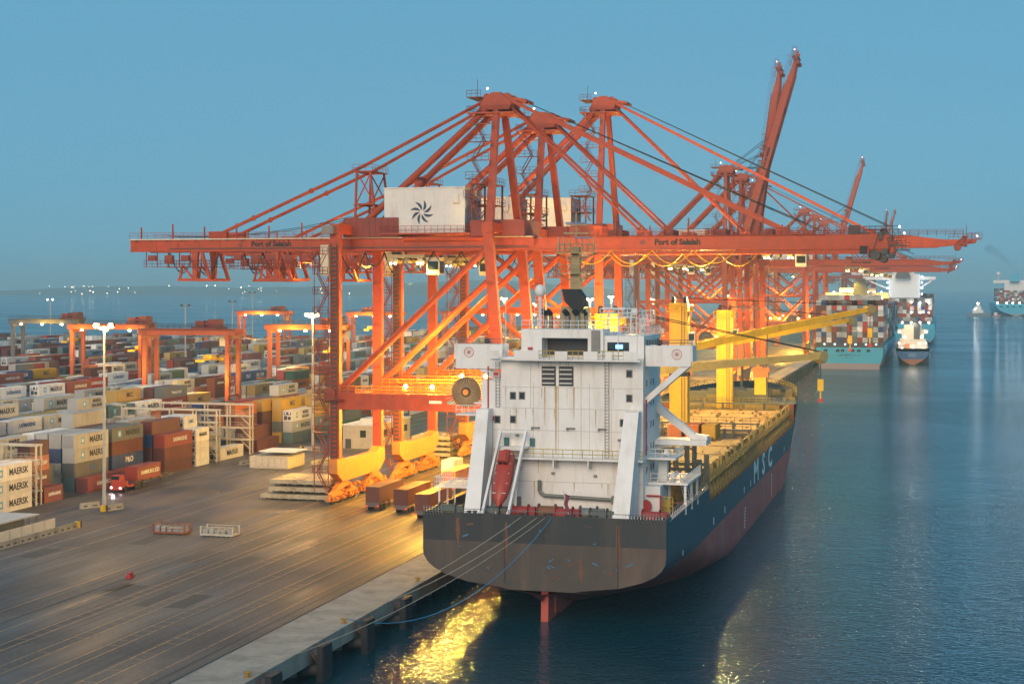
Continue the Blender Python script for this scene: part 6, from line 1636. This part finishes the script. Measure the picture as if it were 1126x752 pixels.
# ================================================================ FAR SHIPS
sky_blue = mat('hull_sky_blue', (.035, .38, .55), .5, var=.08, scale=.1, dirt=(.15, .2, .2), dirt_amt=.25, dirt_scale=.1, streak=True)
deep_blue = mat('hull_deep_blue', (.03, .12, .27), .5, var=.08, scale=.1)
pale_boot = mat('boot_pale', (.32, .26, .27), .6)
def far_hull(parent, cx, y0, L, B, zt, m, low, boot=.0, flare=.06, ws=.5):
    q = MB(); st = [(0, .0), (.015, .3), (.05, .6), (.12, .95), (.2, 1.), (.75, 1.), (.85, .82), (.93, .5), (.98, .2), (1., .02)]
    lv = [(-6.5, .80), (-3.4, .86 if ws else .9), (-1.5, .90), (-.6, .93), (2, .985), (5, 1.), (zt, 1.)]
    rows = []
    for t, f in st:
        for zz, w_ in lv:
            k = max(0, min(1, (zz+4)/(zt+4)))
            fb = f if t > .5 else (1.-(1-f)*(1-k)**1.2 if t < .2 else 1)
            if t < .02: fb = (1-(1-k)**2.2)*.97 + .03 if ws else 1
            if t > .5: fb = f**(1-.45*k)
            rows.append((B/2*w_*fb, y0+L*t, zz))
    n = len(lv)
    for s in (-1, 1):
        b = len(q.v); q.v += [(cx+s*w_, y, z) for w_, y, z in rows]
        for i in range(len(st)-1):
            for j in range(n-1):
                a = b+i*n+j; f_ = (a, a+1, a+n+1, a+n); q.f.append(f_ if s < 0 else f_[::-1]); q.mi.append(1 if lv[j+1][0] <= -.6 else 0)
    tr_ = rows[:n]
    for j in range(n-1):
        (w0, y, z0), (w1, _, z1) = tr_[j], tr_[j+1]; q.poly([(cx-w0, y, z0), (cx+w0, y, z0), (cx+w1, y, z1), (cx-w1, y, z1)], [(0, 1, 2, 3)], 1 if lv[j+1][0] <= -.6 else 0)
    P = [(cx-B/2*(.05 if t > .99 else (f**.55 if t > .5 else 1)), y0+L*t, zt) for t, f in st]; P2 = [(2*cx-x, y, z) for x, y, z in P[::-1]]
    q.poly(P+P2, [tuple(range(len(P)*2))], 0)
    return q.build('hull', [m, low], parent, smooth=False)
def cargo(cx, y0, nrow, tiers, z0, cols_w=None, bays=1, rr=random):
    for b in range(bays):
        for i in range(nrow):
            x = cx+(i-(nrow-1)/2)*2.5; t_ = tiers-(rr.random() < .25)
            for t in range(t_): far_box(x, y0+b*13.2+6.1, z0+t*2.62, C40, rr.choices(NAMES, cols_w or WTS)[0])
rs = random.Random(77)
cw = [26, 10, 8, 22, 12, 5, 3, 2, 6, 1, 12]
# A: big sky-blue container ship at the quay, stern to the viewer
A_ = thing('container_ship', (-44.5, 800, 0), 'sky blue container ship stacked high with boxes, moored ahead with its square stern showing', 'ship')
far_hull(A_, 0, 0, 290, 32.2, 7.2, sky_blue, pale_boot, ws=0)
q = MB(); q.box(-15.6, 15.6, .2, 14, 7.22, 9.4)
for k in range(13): q.box(-15.4+k*2.55, -15.1+k*2.55, .1, .5, 7.22, 9.6)
q.build('lashing_deck', dark_steel, A_)
q = MB()
for x in (-11.5, -5.6, -3.2, 1.6, 4.6, 9.2): q.box(x-.9, x+.9, -.05, -.002, 5.0, 6.3).cut()
q.build_each('mooring_port', black, A_)
q = MB(); rt = random.Random(2)      # the name on the stern is too small to read in the photograph: only its strokes
for k in range(17): x = -5.4+k*.64; q.box(x, x+.12, -.04, -.01, 3.0, 3.9); q.box(x+.13, x+.42, -.04, -.01, rt.choice((3.0, 3.4, 3.75)), rt.choice((3.15, 3.55, 3.9)))
for k in range(6): x = -1.9+k*.62; q.box(x, x+.12, -.04, -.01, 1.7, 2.3); q.box(x+.13, x+.4, -.04, -.01, 2.15, 2.3)
q.build('lettering', ink_dark, A_)
q = MB()
for x in (-12, -7, -2, 3, 8, 13): q.ball((x, -.2, 8.8), .26, 8, 5).cut()
q.build_each('deck_lamp', cool_lamp, A_)
q = MB(); q.box(-14, 14, 70, 84, 9.4, 33.0); q.box(-16.5, 16.5, 72, 80, 31, 34); q.box(-9, 10, 70, 82, 34, 36.4); sa = q.build('superstructure', mat('far_super_cream', (.62, .55, .42), .6), A_)
q = MB(); q.frustum((2.2, 66, 30), (7.5, 8), (2.2, 66, 38.5), (6.6, 7)); q.frustum((2.2, 66, 38.5), (5.4, 5), (2.2, 66, 41.5), (4.6, 4.5)); q.build('funnel', mat('funnel_dark', (.05, .065, .07), .5), A_)
q = MB(); q.tube((2, 76, 36), (2, 76, 44), .4, n=6); q.box(-3, 7, 75.6, 76.4, 40, 40.4); q.build('mast', steel, A_)
q = MB()
for x in (-12, -8, -3, 6, 9, 13):
    for z in (31, 34.2): q.ball((x, 69.7, z), .3, 8, 5).cut()
q.build_each('deck_lamp', white_lamp, A_)
cargo(-44.5, 802, 13, 8, 9.5, cw, 5, rs); cargo(-44.5, 888, 13, 7, 9.5, cw, 13, rs)
for i in range(12): far_box(-44.5+(i-5.5)*2.5, 808, 9.5+8*2.62, C40, 'light grey' if i != 5 else 'bright red')
# B: small tanker alongside
B_ = thing('bunker_tanker', (-15.3, 855, 0), 'small deep blue tanker with lit white superstructure lying alongside the larger ships', 'tanker')
far_hull(B_, 0, 0, 120, 17.2, 3.4, deep_blue, mat('boot_orange', (.4, .16, .08), .6))
q = MB(); q.box(-7.5, 7.5, 6, 22, 3.4, 6.6); q.box(-6.6, 6.6, 8, 21, 6.6, 9.6); q.box(-5.6, 5.6, 9, 20, 9.6, 12.4); q.box(-7.8, 7.8, 10, 14, 12.4, 14.6); q.box(-4.5, 4.5, 10, 18, 14.6, 17); q.build('superstructure', mat('far_super_warm', (.66, .6, .5), .6), B_)
q = MB(); q.box(.5, 3.6, 6.5, 10, 9.6, 18.2); q.build('funnel', mat('funnel_dark', (.05, .06, .07), .5), B_)
q = MB(); q.frustum((-2.5, 4, 4.6), (2.2, 5), (-2.5, 4.5, 7.2), (1.8, 4)); q.build('lifeboat_cradle', mat('lifeboat_orange2', (.5, .14, .04), .5), B_)
q = MB(); q.tube((0, 14, 17), (0, 14, 21), .2, n=6); q.box(-2, 2, 13.9, 14.1, 19, 19.3); q.build('mast', steel, B_)
q = MB()
for x, z in ((-7, 7.6), (-4, 10.6), (3.5, 7.4), (6.8, 7.6), (-6.8, 13.2), (6.6, 13.4), (0, 5.4), (4.5, 10.8), (-5.5, 4.6), (5.2, 4.4)): q.ball((x, 5.6 if z < 8 else 8.4, z), .34, 8, 5).cut()
q.build_each('deck_lamp', white_lamp, B_)
q = MB()
for z, n_l in ((1.6, 6), (.75, 8)):
    for k in range(n_l): x = -n_l*.28+k*.56; q.box(x, x+.1, -.05, -.01, z, z+.6); q.box(x+.11, x+.34, -.05, -.01, z+.2*(k % 3), z+.12+.2*(k % 3))
q.build('lettering', ink_white, B_)
lamp('tanker_light', (-15.3, 853, 9), 900*LAMPK, (1., .8, .55), r=.5); lamp('tanker_light', (-15.3, 860, 17.5), 700*LAMPK, (1., .85, .65), r=.5)
# C: giant container ship at the next berth
C_ = thing('container_ship', (-33.5, 1150, 0), 'very wide sky blue container ship with white bridge wings, half hidden behind two others', 'ship')
far_hull(C_, 0, 0, 390, 56, 11, sky_blue, pale_boot, ws=0)
q = MB(); q.box(-26, 26, 0.3, 30, 11, 13); q.build('lashing_deck', dark_steel, C_)
q = MB(); q.box(-8, 16, 150, 165, 12, 47); q.box(-28, 28, 152, 158, 42.5, 45.0); q.beam((-26.5, 155, 43), (-10, 155, 36), 3, 1.2); q.beam((26.5, 155, 43), (16, 155, 36), 3, 1.2); q.box(-5, 12, 150, 162, 47, 50); q.build('superstructure', mat('far_super_white', (.72, .72, .7), .5), C_)
q = MB(); q.frustum((3, 146, 44), (12, 8), (3, 146, 52), (7, 6)); q.tube((3, 155, 50), (3, 155, 60), .5, n=6); q.box(-5, 11, 154.5, 155.5, 54, 54.6); q.build('funnel', mat('funnel_dark', (.05, .065, .07), .5), C_)
q = MB()
for x in (-9, 17.5):
    for k in range(6): q.ball((x, 149.2, 22+k*4.6), .62, 8, 5).cut()
q.build_each('deck_lamp', cool_lamp, C_)
cargo(-33.5, 1152, 21, 6, 13, cw, 8, rs); cargo(-33.5, 1320, 21, 7, 13, cw, 5, rs)
q = MB()
for x in range(-24, 27, 6):
    q.ball((x, -.4, 12), .6, 8, 5).cut()
    if x > 8: q.ball((x, 0, 19), .5, 8, 5).cut(); q.ball((x, 0, 26), .5, 8, 5).cut()
q.build_each('quarter_lamp', white_lamp, C_)
# D: outbound container ship at the picture edge
D_ = thing('container_ship', (98, 2300, 0), 'distant sky blue container ship under way with dark smoke over its funnel', 'ship')
far_hull(D_, 0, 0, 360, 58, 13, sky_blue, pale_boot)
q = MB(); q.box(-27, 27, .2, 30, 13, 16); q.build('lashing_deck', dark_steel, D_)
q = MB(); q.box(-14, 16, 60, 76, 15, 44); q.box(-29, 29, 62, 72, 42, 46); q.build('superstructure', mat('far_super_white', (.72, .72, .7), .5), D_)
q = MB(); q.frustum((0, 56, 44), (13, 9), (0, 56, 55), (11, 8)); q.build('funnel', sky_blue, D_)
q = MB(); q.ball((-22, 60, 55), 3, 10, 7); q.tube((-22, 60, 46), (-22, 60, 53), .5, n=6); q.build('satellite_dome', white_paint, D_)
q = MB()
for x in (-25, -13, -5, 4, 14, 24): q.ball((x, -.5, 14.5), 1.1, 8, 5).cut()
q.build_each('quarter_lamp', white_lamp, D_)
q = MB()
for x in (-20, -12, -4, 5, 13, 21): q.box(x-2.2, x+2.2, -.08, -.01, 8.5, 10.5).cut()
q.build_each('mooring_port', black, D_)
cargo(98, 2302, 21, 6, 16, cw, 4, rs); cargo(98, 2380, 21, 7, 16, cw, 3, rs)
sm_ = MB(); P = (98, 2356, 56)
for k in range(9): t = k/8; sm_.ball((98-34*t**1.6, 2356, 57+34*t), 1.6+5*t, 10, 6, sc=(1.2, 1, 1))
so = sm_.build('smoke', None) if False else None
smm = bpy.data.materials.new('funnel_smoke'); smm.use_nodes = True; n_ = smm.node_tree; n_.nodes.clear(); pv = n_.nodes.new('ShaderNodeVolumePrincipled'); mo = n_.nodes.new('ShaderNodeOutputMaterial')
pv.inputs['Color'].default_value = (.2, .2, .2, 1); pv.inputs['Density'].default_value = .025; n_.links.new(pv.outputs[0], mo.inputs['Volume'])
tag(sm_.build('smoke', smm), 'thin dark smoke trailing up from the funnel of the distant ship', 'smoke', kind='stuff')
# tug and small boat
T_ = thing('tugboat', (46, 2260, 0), 'small white tugboat with lights standing off in the channel', 'tugboat')
q = MB(); q.prism([(-14, -5), (14, -5), (17, 0), (15, 1.5), (-14, .6), (-15, -1)], 'y', -5, 5); q.build('hull', mat('tug_hull', (.12, .18, .22), .5), T_)
q = MB(); q.box(-7, 7, -4, 4, .8, 5.5); q.box(-4, 4.5, -3, 3, 5.5, 10); q.box(-2.6, 3, -2.4, 2.4, 10, 12.2); q.build('wheelhouse', mat('far_super_white', (.72, .72, .7), .5), T_)
q = MB(); q.tube((0, 0, 12), (0, 0, 19), .35, n=6); q.box(-2, 2, -.2, .2, 15.5, 16); q.build('mast', steel, T_)
q = MB(); q.ball((0, -1, 14), 1.3, 8, 5).cut(); q.ball((-4, -4.2, 6.5), .8, 8, 5).cut(); q.build_each('lamp', white_lamp, T_)
b_ = thing('launch', (70, 2280, 0), 'tiny far launch with a pink hull just beyond the tugboat', 'launch')
q = MB(); q.prism([(-5, -4), (5, -4), (7, -1.8), (-5, -2.2)], 'y', -2, 2); q.build('hull', mat('launch_pink', (.45, .2, .2), .5), b_)
q = MB(); q.box(-2.5, 2, -1.6, 1.6, -2, 1.5); q.build('cabin', white_paint, b_)
lamp('ship_light', (-33, 1280, 38), 1300*LAMPK, (.9, .95, 1.), r=1); lamp('ship_light', (-48, 864, 36), 1500*LAMPK, (1., .75, .4), r=1)
finish_far()
# ================================================================ HAZE
hz = MB(); hz.box(-15500, 15500, -2500, 16500, -7.5, 135)
hm = bpy.data.materials.new('haze'); hm.use_nodes = True; nt = hm.node_tree; nt.nodes.clear()
pv = nt.nodes.new('ShaderNodeVolumePrincipled'); mo = nt.nodes.new('ShaderNodeOutputMaterial')
pv.inputs['Color'].default_value = (.60, .93, 1.0, 1); pv.inputs['Density'].default_value = HAZE
pv.inputs['Anisotropy'].default_value = 0.0
nt.links.new(pv.outputs[0], mo.inputs['Volume'])
tag(hz.build('haze', hm), kind='stuff')
